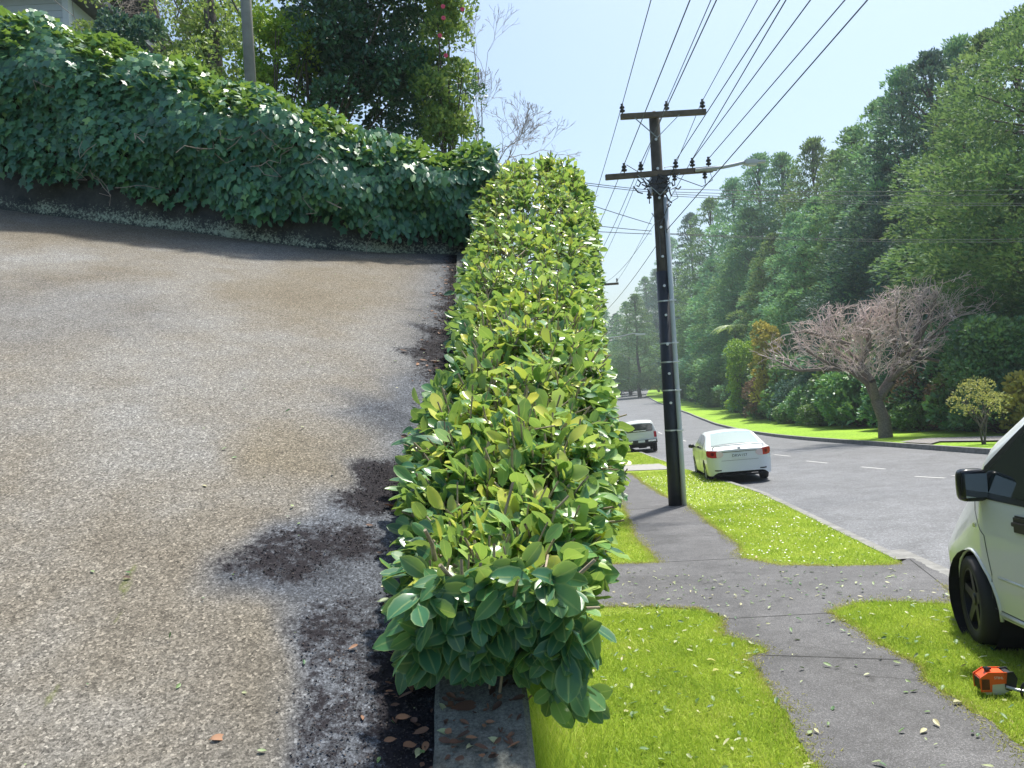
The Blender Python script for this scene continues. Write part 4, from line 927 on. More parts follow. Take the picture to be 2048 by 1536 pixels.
arm((1239, 239), (1408, 229), [(1243, 0), (1331, 0), (1402, 0)], 'upper timber crossarm'); arm((1209, 359), (1422, 343), [(1247, 0), (1280, 0), (1349, 0), (1382, 0), (1414, 0)], 'lower timber crossarm carrying the lamp')
mb = MB()
for a_, b_ in [((1266, 243), (1311, 281)), ((1354, 237), (1311, 281)), ((1272, 356), (1317, 395)), ((1355, 352), (1317, 395))]:
    p, q = rel(*a_), rel(*b_); p.y -= .22; q.y -= .2; mb.bar(p, q, .03, .012)
mb.build_each('brace', m_steel, pole)
mb = MB()                                   # cable clutter and clamps below the lower arm
for k in range(34):
    p = rel(1316+random.gauss(0, 14), 372+random.gauss(0, 13)); p.y += random.uniform(-.24, -.14); q = p+Vector((random.gauss(0, .14), random.gauss(0, .03), random.gauss(0, .1))); mb.tube([p, (p+q)/2+Vector((0, 0, -.05)), q], .016, 5)
mb.box(rel(1316, 372)+Vector((0, -.02, 0)), (.34, .34, .34))
for (px, py) in [(1295, 397), (1345, 361), (1405, 357)]: insulator(mb, rel(px, py)+Vector((0, -.2, -.05)), .9)
mb.build_each('cable_clamp', m_ins, pole)
mb = MB()
for pts in [[(1325, 392), (1345, 380), (1352, 400), (1335, 410), (1318, 452)], [(1330, 352), (1325, 340), (1340, 338), (1350, 350)], [(1250, 335), (1275, 350), (1300, 375)], [(1300, 430), (1312, 450), (1316, 480), (1318, 520)], [(1306, 450), (1325, 440), (1330, 470)], [(1414, 345), (1420, 365), (1400, 378), (1350, 360)]]:
    mb.tube([rel(*p)+Vector((0, -.2, 0)) for p in pts], .009, 5)
mb.build_each('loose_cable', m_wire, pole)
lm = MB(); lm.tube([rel(1385, 347)+Vector((0, -.25, 0)), rel(1435, 343)+Vector((0, -.3, 0)), rel(1460, 338)+Vector((0, -.3, 0)), rel(1480, 333)+Vector((0, -.3, 0))], .036, 8).box(rel(1414, 344)+Vector((0, -.24, 0)), (.3, .03, .1))
la = lm.build('lamp_arm', m_steel, pole, smooth=False)
p, q = rel(1480, 333)+Vector((0, -.3, 0)), rel(1522, 331)+Vector((0, -.3, 0)); lh = MB()
lh.bar(p, p.lerp(q, .6), .15, .1).bar(p.lerp(q, .58), q, .11, .05); lh.build('lamp_head', plain('lamp_grey', (.5, .52, .55), .4), la, bev=.012)
MB().bar(p.lerp(q, .15)-Vector((0, 0, .06)), p.lerp(q, .55)-Vector((0, 0, .06)), .1, .03).build('lens', plain('lamp_lens', (.6, .62, .6), .15), la)
# second pole down the road
P2 = at(1190, 850, 40); P2.z = float(G(2, 40)); pole2 = empty('power_pole', P2); tag(pole2, 'distant power pole mostly hidden behind the hedge, only its arms showing', 'power pole')
MB().tube([(0, 0, -.1), (0, 0, 9.3)], [.15, .11], 10).build('post', m_pole, pole2)
t2 = at(1237, 567, 40)-P2; MB().bar((-t2.x, -.1, t2.z-.05), t2, .1, .11).build('crossarm', m_arm, pole2)
mb = MB(); [insulator(mb, (t2.x*f_, -.1, t2.z+.1*1), 1.) for f_ in (.95, .4, -.5)]; mb.build_each('insulator', m_ins, pole2)
l2a, l2b = at(1240, 673, 40)-P2, at(1290, 668, 40)-P2
la2 = MB().tube([(0, -.1, l2a.z-.1), l2a, (l2a+l2b)/2+Vector((0, 0, .08)), l2b], .035, 6).build('lamp_arm', m_steel, pole2)
MB().bar(l2b-Vector((.5, 0, 0)), l2b, .2, .09).build('lamp_head', plain('lamp_pale', (.7, .72, .74), .4), la2)
# wires
def wire(pts, label, r_=.008, sag=0., n=14, name='power_line'):
    P = []
    for i in range(len(pts)-1):
        for k in range(n):
            t = k/n; v = Vector(pts[i]).lerp(Vector(pts[i+1]), t); v.z -= sag*4*t*(1-t)*(1 if i == 0 else 1); P.append(v)
    P.append(Vector(pts[-1])); return tag(MB().tube(P, r_, 5).build(name, m_wire), label, 'power line', 'overhead lines at the power pole')
def ext(p, q, L): p, q = Vector(p), Vector(q); return q+(q-p).normalized()*L
far2 = lambda i: P2+Vector((t2.x*(-.9+.45*i), -.1, t2.z+.1))
hi = [((1243, 214), (1302, 0)), ((1331, 210), (1422, 0)), ((1402, 207), (1515, 0))]
for i, (a_, b_) in enumerate(hi):
    p, q = at(*a_, DP-.16), at(*b_, 11.2); wire([ext(p, q, 24), p], 'overhead line to the %s insulator of the upper crossarm' % ['left', 'middle', 'right'][i], sag=0)
    wire([p, P2+Vector((t2.x*(-.8+.85*i), -.1, 8.9))], 'line dropping from the %s upper insulator toward the distant pole' % ['left', 'middle', 'right'][i], sag=.35)
lo_ = [((1247, 332), (1380, 0)), ((1280, 330), (1433, 0)), ((1349, 325), (1560, 0)), ((1382, 323), (1621, 0)), ((1414, 321), (1690, 0))]
for i, (a_, b_) in enumerate(lo_):
    p, q = at(*a_, DP-.16), at(*b_, 9.6); wire([ext(p, q, 22), p], 'overhead line to the %s insulator from the left on the lower crossarm' % ORD[i], r_=.009)
    if i in (0, 1, 3): wire([p, far2(i+.3)], 'line dropping from the %s insulator of the lower crossarm toward the distant pole' % ORD[i], sag=.4)
p, q = at(1382, 323, DP-.16), at(1572, 0, 9.4); wire([ext(p, q, 20), p], 'second overhead line sharing the fourth insulator of the lower crossarm', r_=.009)
p, q = at(1332, 462, DP-.1), at(1735, 0, 8.6); wire([ext(p, q, 20), p], 'lowest steep overhead line rising from the pole to the upper right', r_=.009); wire([p, P2+Vector((0, -.1, 6.9))], 'lowest line running from the pole down the road', sag=.3)
for i, (a_, b_, d2) in enumerate([((1345, 378), (2060, 357), 20), ((1345, 384), (2060, 367), 20.5), ((1345, 388), (2060, 386), 21), ((1340, 392), (2060, 391), 21.5), ((1340, 467), (2060, 458), 22), ((1340, 469), (2060, 464), 22.5)]):
    p, q = at(*a_, DP), at(*b_, d2); wire([p, ext(p, q, 12)], '%s service line from the top crossing the road to the right' % ORD[i], r_=.007, sag=.28)
for i, (a_, b_) in enumerate([((1300, 380), (1180, 362)), ((1303, 448), (1190, 408)), ((1303, 462), (1195, 447)), ((1303, 468), (1190, 458)), ((1300, 384), (1180, 366))]):
    p, q = at(*a_, DP), at(*b_, 14); wire([p, ext(p, q, 6)], '%s service line leaving the pole to the left over the hedge' % ORD[i], r_=.007, sag=.05)

# ------------------------------------------------------------------ vehicles
m_white = plain('white_paint', (.72, .75, .76), .32, coat=.6); m_sil = plain('pearl_white_paint', (.66, .69, .7), .3, coat=.6)
m_black = plain('black_plastic', (.018, .019, .022), .4); m_rub = plain('tyre_rubber', (.02, .02, .022), .75); m_under = plain('underbody', (.008, .008, .01), .9)
m_glass = plain('dark_glass', (.02, .03, .035), .05, spec=.8); m_red = plain('tail_lamp_red', (.5, .02, .03), .15); m_clear = plain('tail_lamp_clear', (.75, .6, .6), .15); m_chrome = plain('chrome', (.7, .72, .74), .2, .8)
m_seam = plain('panel_gap', (.06, .065, .07), .7); m_plate = plain('number_plate', (.72, .76, .78), .45); m_ink = plain('plate_ink', (.02, .03, .05), .6); m_rim = plain('rim_dark', (.022, .024, .028), .35, .5); m_rimsil = plain('rim_silver', (.45, .46, .48), .35, .6)
m_paleglass = plain('painted_sky_glass', (.3, .38, .36), .08, spec=.8)  # pale base colour stands in for white sky mirrored in the glass
class Car:
    def __init__(s, name, L, W, prof, belt, axles, wr, sill=.2, tumble=.25, paint=None, round_=.22, flat=.62, front_round=.4):
        s.L, s.W, s.hw = L, W, W/2; s.prof = prof; s.belt = belt; s.ax = axles; s.wr = wr; s.sill = sill; s.tumble = tumble; s.round = round_; s.flat = flat*s.hw; s.fr = front_round
        s.root = empty(name); s.paint = paint
    def top(s, y): return float(np.interp(y, [p[0] for p in s.prof], [p[1] for p in s.prof]))
    def half(s, y):
        r = y+s.L/2
        if r < s.round: return s.flat+(s.hw-s.flat)*(max(r, 0)/s.round)**.4
        f_ = s.L/2-y
        if f_ < s.fr*2: return s.hw*(.62+.38*(max(f_, 0)/(s.fr*2))**.5)
        return s.hw
    def ry(s, x): return -s.L/2+s.round*max(0., (abs(x)-s.flat)/(s.hw-s.flat))**2.5
    nt = 0.; steer = 0.
    def sidex(s, y, z):
        h = s.half(y)-s.nt*max(0, y-1.35)*max(0, min(z, 1.15)-.62)
        if z <= s.belt: t = (z-s.sill)/(s.belt-s.sill); return h*(.955+.045*math.sin(math.pi*min(1, max(0, t))*.72+.25))
        return h*(.955+.045*math.sin(math.pi*.72+.25))-(z-s.belt)*s.tumble
    def body(s):
        ys = sorted(set([round(v, 4) for v in list(np.linspace(-s.L/2, s.L/2, 90))+[-s.L/2+s.round*t for t in (.002, .01, .04, .1, .2, .35, .55, .8, 1)]+[s.L/2-s.fr*2*t for t in (.001, .01, .03, .07, .15, .3)]])); V = []; F = []; nl, nu, nt = 9, 5, 7; m = 2*(nl+nu)+nt*2-1
        rings = []
        for y in ys:
            tp = s.top(y); zb = s.sill
            e = y+s.L/2
            if e < .1: zb += .1*(1-e/.1)
            for ay in s.ax:
                r_ = s.wr*1.13; dd = abs(y-ay)
                if dd < r_: zb = max(zb, s.wr*.98+math.sqrt(r_*r_-dd*dd)-.0)
            bz = min(s.belt, tp-.03); Lr = []
            for k in range(nl): z = zb+(bz-zb)*k/(nl-1); Lr.append((s.sidex(y, z), z))
            ze = max(bz+.004, tp-.055)
            for k in range(1, nu+1): z = bz+(ze-bz)*k/nu; Lr.append((s.sidex(y, z)-(.03 if k == nu else 0), z))
            xe = Lr[-1][0]; ring = [(-x, y, z) for x, z in Lr]
            for k in range(1, nt*2): x = -xe+2*xe*k/(nt*2); ring.append((x, y, tp-(tp-ze)*(x/xe)**2))
            ring += [(x, y, z) for x, z in reversed(Lr)]; rings.append(ring)
        m = len(rings[0])
        for r_ in rings: V += r_
        for i in range(len(rings)-1):
            for k in range(m-1): F.append((i*m+k, i*m+k+1, (i+1)*m+k+1, (i+1)*m+k))
        for base in (0, (len(rings)-1)*m):
            for k in range(m//2): a_, b_, c_, d_ = base+k, base+k+1, base+m-2-k, base+m-1-k; F.append((a_, b_, c_, d_) if b_ != c_ else (a_, b_, d_))
        return obj('body', V, F, s.paint, s.root, smooth=True)
    def side(s, name, poly, mat, off=.004, both=True, par=None, sub=6, label=None):
        for sg in ((-1, 1) if both else (-1,)):
            P = []
            for i, (y, z) in enumerate(poly):
                y2, z2 = poly[(i+1) % len(poly)]
                for k in range(sub): t = k/sub; yy, zz = y+(y2-y)*t, z+(z2-z)*t; P.append((sg*(s.sidex(yy, zz)+off), yy, zz))
            c = (sg*(s.sidex(sum(p[0] for p in poly)/len(poly), sum(p[1] for p in poly)/len(poly))+off), sum(p[0] for p in poly)/len(poly), sum(p[1] for p in poly)/len(poly))
            n_ = len(P); o = obj(name, P+[c], [(i, (i+1) % n_, n_) for i in range(n_)], mat, par or s.root)
    def seam(s, pts, both=True, w_=.008):
        mb_ = MB()
        for sg in ((-1, 1) if both else (-1,)):
            P = []
            for i in range(len(pts)-1):
                for k in range(5): t = k/5; P.append((pts[i][0]+(pts[i+1][0]-pts[i][0])*t, pts[i][1]+(pts[i+1][1]-pts[i][1])*t))
            P.append(pts[-1]); mb_.tube([(sg*(s.sidex(y, z)+.0), y, z) for y, z in P], w_/2, 4)
        return mb_
    def rear(s, name, cols, mat, off=.006, par=None, mirror=True):
        out = []
        for sg in ((-1, 1) if mirror else (1,)):
            V = []; F = []
            for x, z0, z1 in cols: V += [(sg*x, s.ry(x)-off, z0), (sg*x, s.ry(x)-off, z1)]
            n_ = len(cols)
            V += [(v[0], v[1]+.03, v[2]) for v in V]
            for i in range(n_-1):
                a_ = 2*i; F.append((a_, a_+1, a_+3, a_+2)); b_ = a_+2*n_; F += [(a_, a_+2, b_+2, b_), (a_+1, b_+1, b_+3, a_+3)]
            F += [(0, 2*n_, 2*n_+1, 1), (2*n_-2, 2*n_-1, 4*n_-1, 4*n_-2)]
            out.append(obj(name, V, F, mat, par or s.root))
        return out
    def backlight(s, y0, y1, xf, mat, name='rear_window', off=.012):
        V = []; F = []; n1, n2 = 8, 10
        for i in range(n1+1):
            y = y0+(y1-y0)*i/n1; tp = s.top(y); xe = s.sidex(y, max(s.belt, tp-.055))-.03
            for k in range(n2+1): x = (-1+2*k/n2)*xe*xf; V.append((x, y-off*.5, tp-.055*(x/xe)**2+off))
        for i in range(n1):
            for k in range(n2): a_ = i*(n2+1)+k; F.append((a_, a_+1, a_+n2+2, a_+n2+1))
        return obj(name, V, F, mat, s.root, smooth=True)
    def wheels(s, tw=.2, rim=None, spokes=5, dirs=None, rr=.68):
        for ay in s.ax:
            for sg in (-1, 1):
                xo = sg*(s.hw-.015); xi = sg*(s.hw-.015-tw); r_ = s.wr; c = (0, ay, r_)
                ty = MB().lathe([(r_*rr, xi), (r_*.93, xi), (r_*.985, xi+sg*.02), (r_, xi+sg*.05), (r_, xo-sg*.05), (r_*.985, xo-sg*.02), (r_*.93, xo), (r_*rr, xo-sg*.004), (r_*(rr-.03), xo-sg*.02)], c, 'x', 40)
                w__ = empty('wheel'); w__.parent = s.root; stv = s.steer if ay > 0 else 0.
                c0_ = Vector((sg*(s.hw-.12), ay, 0)); w__.location = c0_-Matrix.Rotation(stv, 3, 'Z') @ c0_; w__.rotation_euler = (0, 0, stv)
                ty.build('tyre', m_rub, w__, smooth=True)
                rm = MB().lathe([(r_*(rr-.005), xo-sg*.012), (r_*(rr-.05), xo-sg*.012), (r_*(rr-.07), xo-sg*.09), (0.001, xo-sg*.1)], c, 'x', 40)
                for k in range(spokes):
                    a = k*2*math.pi/spokes+.3; d1 = Vector((0, math.cos(a), math.sin(a))); pr = Vector((0, -math.sin(a), math.cos(a))); cc = Vector((0, ay, r_)); P = []
                    for rad, wd, xx in ((r_*.1, .045, xo-sg*.035), (r_*(rr-.04), .03, xo-sg*.018)): P += [cc+d1*rad+pr*wd+Vector((xx, 0, 0)), cc+d1*rad-pr*wd+Vector((xx, 0, 0))]
                    rm.prism([P[0], P[1], P[3], P[2]], (-sg*.04, 0, 0))
                rm.lathe([(0.001, xo-sg*.02), (r_*.12, xo-sg*.022), (r_*.17, xo-sg*.04), (r_*.17, xo-sg*.08)], c, 'x', 20)
                rm.build('rim', rim or m_rimsil, w__)
    def under(s):
        MB().box((0, 0, s.sill+.17), (s.W-.52, s.L-.5, .3)).box((0, 0, s.sill+.35), (s.W-.34, (s.ax[1]-s.ax[0])-2.3*s.wr, .55)).box((0, (-s.L/2+s.ax[0]-s.wr*1.1)/2-0, s.sill+.3), (s.W-.3, max(.1, s.ax[0]-s.wr*1.2+s.L/2-.12), .3)).build('underbody', m_under, s.root)
    def place(s, x, y, z, rz, pitch=0, roll=0):
        s.root.location = (x, y, z); s.root.rotation_mode = 'XYZ'; s.root.rotation_euler = (pitch, roll, rz)

# white sedan driving away
C = Car('sedan', 4.54, 1.76, [(-2.27, .96), (-2.2, 1.0), (-1.78, 1.05), (-1.7, 1.06), (-1.35, 1.22), (-.95, 1.39), (-.6, 1.44), (0, 1.47), (.45, 1.42), (.8, 1.28), (1.3, 1.0), (1.45, .96), (2.0, .84), (2.22, .7), (2.27, .62)], .94, (-1.32, 1.28), .315, .24, .42, m_white, .24, .6, .35)
C.body(); C.under(); C.wheels(.195, m_rimsil)
C.backlight(-1.66, -.86, .86, m_paleglass)
C.side('side_window', [(1.0, .97), (-.2, .965), (-.2, 1.36), (.35, 1.36)], m_glass, .006, sub=5); C.side('side_window', [(-.26, .965), (-1.1, .99), (-.95, 1.25), (-.7, 1.33), (-.26, 1.36)], m_glass, .006, sub=5)
C.seam([(1.05, .35), (1.02, .93)]).add(*(lambda m: (m.V, m.F))(C.seam([(-.22, .32), (-.24, .95)]))).add(*(lambda m: (m.V, m.F))(C.seam([(-1.0, .7), (-1.15, .95)]))).build_each('door_seam', m_seam, C.root)
for r_, cl_ in ((m_red, [(.52, .78, .9), (.62, .745, .93), (.74, .745, .95), (.84, .77, .95), (.872, .82, .92)]),): C.rear('tail_light', cl_, r_, .01)
C.rear('reverse_lamp', [(.44, .80, .86), (.5, .75, .905), (.6, .735, .92), (.625, .76, .9)], m_clear, .016)
C.rear('lamp_core', [(.69, .82, .88), (.73, .80, .90), (.77, .82, .88)], plain('lamp_dark_red', (.16, .0, .01), .2), .016)
C.rear('bumper_slot', [(.52, .375, .405), (.62, .37, .405), (.7, .38, .41)], m_black, .008)
C.rear('painted_bumper_shade', [(0, .22, .27), (.45, .22, .27), (.6, .24, .29)], m_under, .004)  # dark strip standing in for the shade below the rear bumper
sp_ = MB(); V_ = []
for k in range(13):
    x = -.66+1.32*k/12; V_.append((x, -2.16+.1*abs(x)**3, 1.075-.05*abs(x)**2)); 
sp_.tube([(-.7, -2.08, .985)]+V_+[(.7, -2.08, .985)], .022, 6); sp_.build('boot_spoiler', m_white, C.root, smooth=True)
MB().box((0, -2.279, .915), (.9, .02, .03)).build('boot_trim', m_sil, C.root)
sm = MB(); sm.bar((-.52, -2.276, .885), (.52, -2.276, .885), .006, .014).bar((-.5, -2.276, .65), (.5, -2.276, .65), .004, .006); sm.build_each('boot_seam', m_seam, C.root)
MB().lathe([(0, -.01), (.045, -.01), (.05, .0), (.0, .01)], (0, -2.28, .965), 'y', 16).build('boot_badge', m_chrome, C.root)
pl = MB().box((0, -2.285, .775), (.37, .014, .135)).build('number_plate', m_plate, C.root, bev=.004)
def text(s, size, loc, rot, mat, parent, name='lettering'):
    cu = bpy.data.curves.new(name, 'FONT'); cu.body = s; cu.size = size; cu.extrude = .001; cu.align_x = 'CENTER'; cu.align_y = 'CENTER'
    t_ = bpy.data.objects.new('tmp', cu); col.objects.link(t_); dg = bpy.context.evaluated_depsgraph_get(); me_ = bpy.data.meshes.new_from_object(t_.evaluated_get(dg)); bpy.data.objects.remove(t_)
    me_.materials.clear(); me_.materials.append(mat); o = bpy.data.objects.new(name, me_); link(o, parent); o.location = loc; o.rotation_euler = rot; return o
text('DRW157', .105, (0, -2.2935, .775), (R(90), 0, 0), m_ink, pl)
for sg in (-1, 1):
    MB().lathe([(0, -.09), (.055, -.07), (.075, -.0), (.07, .06), (.03, .09), (0, .095)], (0, 0, 0), 'x', 14)
    mm_ = MB().lathe([(0, -.1), (.05, -.085), (.07, 0), (.06, .06), (0, .1)], (sg*.98, .72, 1.0), 'x', 14); mm_.bar((sg*.83, .74, .96), (sg*.95, .73, .98), .03, .03); mm_.build('wing_mirror', m_black, C.root, smooth=True)
pl_, pr_ = gp(1421, 962), gp(1527, 953)
mx = ((pl_+pr_)/2); hd = R(-7)
cx_, cy_ = mx.x, 22.2; cx_ = (ray(1474, 957).x*22.2)
yaw = hd; ctr = Vector((cx_, cy_, 0))+Vector((-math.sin(yaw), math.cos(yaw), 0))*1.35
C.place(ctr.x, ctr.y, float(G(ctr.x, ctr.y))-.09, yaw, R(-2.8), R(-2.2))
tag(C.root, 'white sedan with red tail lights and a boot spoiler driving away beyond the power pole', 'car')

# white pickup further down
U = Car('pickup', 5.1, 1.82, [(-2.55, 1.62), (-2.45, 1.72), (-2.2, 1.76), (-.4, 1.78), (.6, 1.72), (1.2, 1.2), (1.35, 1.12), (2.3, 1.02), (2.5, .85), (2.55, .7)], 1.12, (-1.5, 1.55), .37, .42, .3, m_white, .1, .84, .3)
U.body(); U.under(); U.wheels(.24, m_rim)
U.rear('rear_window', [(0, 1.14, 1.58), (.6, 1.14, 1.56), (.7, 1.16, 1.5)], m_glass, .012); U.rear('tail_light', [(.74, .82, 1.1), (.8, .8, 1.12), (.88, .82, 1.1)], m_red, .014)
U.side('side_window', [(.95, 1.16), (-2.1, 1.16), (-2.1, 1.6), (.5, 1.6)], m_glass, .006)
MB().box((0, -2.56, .6), (1.78, .14, .2)).build('bumper', m_black, U.root, bev=.02); MB().box((-.62, -2.635, .64), (.42, .02, .09)).box((.62, -2.635, .64), (.42, .02, .09)).build_each('bumper_step', m_chrome, U.root)
MB().box((.05, -2.645, .63), (.36, .02, .12)).build('number_plate', m_plate, U.root); MB().box((0, -2.575, 1.2), (.7, .02, .04)).build('brake_light_strip', m_chrome, U.root)
MB().box((0, -2.3, .42), (1.2, .4, .22)).lathe([(0, -.25), (.08, -.22), (.08, .2), (0, .2)], (.1, -2.3, .33), 'x', 10).build('undercarriage', m_under, U.root)
q = gp(1309, 899); yaw = R(-7); d_ = q.y; cxp = q.x-.74
ctr = Vector((cxp, d_, 0))+Vector((-math.sin(yaw), math.cos(yaw), 0))*1.5
U.place(ctr.x, ctr.y, float(G(ctr.x, ctr.y))-.09, yaw, R(-2.8), R(-3)); tag(U.root, 'white pickup with a dark canopy window partly hidden behind the hedge', 'pickup')
print('pickup at', ctr, 'sedan', C.root.location)

# white van parked on the verge
Vn = Car('van', 5.12, 1.92, [(-2.56, 1.75), (-2.5, 1.88), (-2.2, 1.94), (.6, 1.93), (.95, 1.87), (1.3, 1.65), (1.85, 1.2), (1.98, 1.12), (2.2, .99), (2.4, .82), (2.52, .66), (2.56, .55)], 1.16, (-1.6, 1.6), .345, .3, .22, m_white, .1, .86, .6)
Vn.nt = .42; Vn.steer = R(-13); Vn.body(); Vn.under(); Vn.wheels(.215, m_rim, 5, rr=.72)
Vn.side('window_frame', [(1.35, 1.184), (.42, 1.17), (.42, 1.80), (.84, 1.79), (1.04, 1.65), (1.35, 1.42)], m_black, .006); Vn.side('mirror_gusset', [(1.35, 1.184), (1.35, 1.42), (1.62, 1.19)], m_black, .006); Vn.side('door_window', [(1.34, 1.235), (.48, 1.215), (.48, 1.755), (.8, 1.755), (.99, 1.62), (1.3, 1.39)], m_glass, .012)
Vn.backlight(1.08, 1.84, .9, m_glass, 'windscreen'); Vn.side('rear_side_window', [(.34, 1.2), (-.9, 1.2), (-.9, 1.76), (.34, 1.76)], m_glass, .006)
mb_ = Vn.seam([(1.30, .36), (1.24, .62), (1.3, .9), (1.55, 1.06), (1.62, 1.16)])
for pts in ([(.38, .33), (.38, 1.85)], [(1.3, .36), (.38, .34)]): s2 = Vn.seam(pts); mb_.add(s2.V, s2.F)
mb_.build_each('door_seam', m_seam, Vn.root)
s3 = MB()                                       # lower body crease and sill strip
for sg in (-1, 1): s3.tube([(sg*(Vn.sidex(y, .62)-.003), y, .6+.01*y) for y in np.linspace(-1.1, 1.15, 12)], .012, 6); s3.tube([(sg*(Vn.sidex(y, .33)-.004), y, .33) for y in np.linspace(-1.2, 1.2, 12)], .02, 6)
s3.build_each('side_moulding', m_white, Vn.root, smooth=True)
for sg in (-1, 1):
    for ay in Vn.ax:
        V_ = []
        for k in range(17):
            a = math.pi*(k/16)*1.1-.05*math.pi; y = ay+math.cos(a)*.402; z = .338+math.sin(a)*.402; V_.append((sg*(Vn.sidex(y, max(z, .3))-.0), y, z))
        MB().tube(V_, .014, 6).build('arch_lip', m_white, Vn.root, smooth=True)
        MB().lathe([(.40, sg*.55), (.40, sg*.93)], (0, ay, .338), 'x', 24).build('wheel_housing', m_under, Vn.root)
for sg in (-1, 1):
    hb = MB(); xx = sg*(Vn.sidex(.76, 1.04)+.0); hb.box((xx, .76, 1.04), (.03, .26, .13)).build('handle_recess', m_black, Vn.root, bev=.012)
    MB().bar((xx+sg*.022, .88, 1.045), (xx+sg*.022, .65, 1.045), .02, .03).build('door_handle', m_black, Vn.root, bev=.004)
    mr_ = empty('wing_mirror'); mr_.parent = Vn.root
    ho = MB(); V_ = []; F_ = []; na, nb = 20, 11
    for i_ in range(nb):
        ph = -math.pi/2+math.pi*i_/(nb-1)
        for j_ in range(na):
            th = 2*math.pi*j_/na; sp = lambda v, e: math.copysign(abs(v)**e, v)
            V_.append((sg*1.02+.105*sp(math.cos(ph), .4)*sp(math.cos(th), .45), 1.30+.07*sp(math.cos(ph), .4)*sp(math.sin(th), .7), 1.29+.125*sp(math.sin(ph), .45)))
    for i_ in range(nb-1):
        for j_ in range(na): F_.append((i_*na+j_, i_*na+(j_+1) % na, (i_+1)*na+(j_+1) % na, (i_+1)*na+j_))
    ho.add(V_, F_); h_ = ho.build('mirror_housing', plain('gloss_black', (.012, .014, .018), .25), mr_, smooth=True)
    MB().box((sg*1.02, 1.228, 1.29), (.16, .006, .18)).build('mirror_glass', plain('mirror_silver', (.5, .55, .6), .05, 1.), mr_)
    MB().box((sg*.93, 1.36, 1.21), (.14, .1, .07)).build('mirror_stalk', m_black, mr_, bev=.015)
    MB().box((sg*(Vn.sidex(1.5, .98)+.002), 1.52, .95), (.014, .05, .035)).build('side_indicator', m_chrome, Vn.root, bev=.005)
yaw = R(-4); wc = Vector((3.56, 6.13, 0)); off_ = Matrix.Rotation(yaw, 3, 'Z') @ Vector((-.95, 1.6, 0)); o_ = wc-off_
Vn.place(o_.x, o_.y, float(G(3, o_.y))-.005, yaw, R(-2.86), 0); tag(Vn.root, 'white van with dark wheels and black mirror parked on the grass at the right edge', 'van')

# ------------------------------------------------------------------ hedge trimmer engine lying on the grass
tb = gp(1992, 1390); tr_ = empty('hedge_trimmer', (tb.x, tb.y, float(G(tb.x, tb.y))+.02), R(-8)); tag(tr_, 'orange and white petrol trimmer engine with a black loop handle lying on the grass', 'trimmer')
tr_.scale = (.8, .8, .8)
m_or = plain('orange_plastic', (.75, .1, .02), .35); m_gp = plain('pale_grey_plastic', (.5, .5, .47), .45); m_bk = plain('trimmer_black', (.015, .017, .02), .35)
MB().prism([(-.13, -.06, .03), (-.135, -.06, .13), (-.07, -.06, .175), (.06, -.06, .175), (.05, -.06, .1), (-.055, -.06, .09), (-.06, -.06, .03)], (0, .13, 0)).build('engine_cover', m_or, tr_, bev=.008)
g_ = MB()
for k in range(7): g_.box((-.125+.0085*k, -.062, .085), (.004, .008, .085))
for k in range(5): g_.box((-.137, -.05+.022*k, .085), (.008, .012, .08))
g_.build('cooling_slots', m_bk, tr_)
MB().prism([(-.06, -.055, .015), (-.055, -.055, .085), (.07, -.055, .1), (.08, -.055, .04), (.03, -.055, .01)], (0, .12, 0)).build('tank', m_gp, tr_, bev=.008)
MB().prism([(.06, -.06, .05), (.055, -.06, .17), (.11, -.06, .178), (.135, -.06, .13), (.12, -.06, .06), (.09, -.06, .04)], (0, .12, 0)).build('air_filter_cover', m_bk, tr_, bev=.01)
MB().lathe([(0, 0), (.02, 0), (.024, .02), (.012, .035), (0, .035)], (-.06, 0, .172), 'z', 12).bar((-.085, 0, .2), (-.03, 0, .195), .02, .014).build('choke_knob', m_bk, tr_)
MB().tube([(.05, -.07, .07), (.12, -.1, .055), (.5, -.3, .04), (1.1, -.62, .04)], .014, 8).build('shaft', m_steel, tr_)
MB().tube([(.2+.075*math.cos(a), -.15, .065+.082*math.sin(a)) for a in np.linspace(0, 6.28, 25)], .011, 8, False).build('loop_handle', m_bk, tr_, smooth=True)
MB().box((.27, -.2, .05), (.12, .05, .05), Matrix.Rotation(R(-30), 3, 'Z')).build('throttle_grip', m_bk, tr_, bev=.01)
MB().prism([(-.09, -.05, 0), (.04, -.05, 0), (.04, -.05, .02), (-.1, -.05, .025)], (0, .1, 0)).build('base_guard', m_gp, tr_, bev=.004)
t_ = text('STIHL', .028, (.0, -.0665, .14), (R(90), 0, 0), plain('badge_white', (.75, .7, .66), .5), tr_, 'badge_lettering')

# ------------------------------------------------------------------ grass
def blades(name, P, hmin, hmax, wd, mat, label, lean=.5, rn=None, cat='grass'):
    n = len(P); d = rv(n, lean)*[1, 1, .3]+[0, 0, 1]; A, B, C = frames(d, rv(n)); h = np.random.uniform(hmin, hmax, n)
    T = np.array([(-.5, 0, 0), (.5, 0, 0), (.3, .55, .08), (-.3, .55, .08), (0, 1, .28)]); TF = np.array([(0, 1, 2), (0, 2, 3), (3, 2, 4)])
    V_, F_ = scatter(T, TF, P, A, B, C, np.stack([np.full(n, wd)*np.random.uniform(.7, 1.3, n), h, h], -1)); o = big(name, V_, F_, mat, rnd=np.repeat(np.clip(.62*np.random.beta(1.6, 1.8, n)+.38*(.5+.5*np.sin(P[:, 0]*5.1+1.7*np.sin(P[:, 1]*3.3))*np.sin(P[:, 1]*4.3+P[:, 0]*2.1)), 0, 1), 5)); return tag(o, label, cat, kind='stuff')
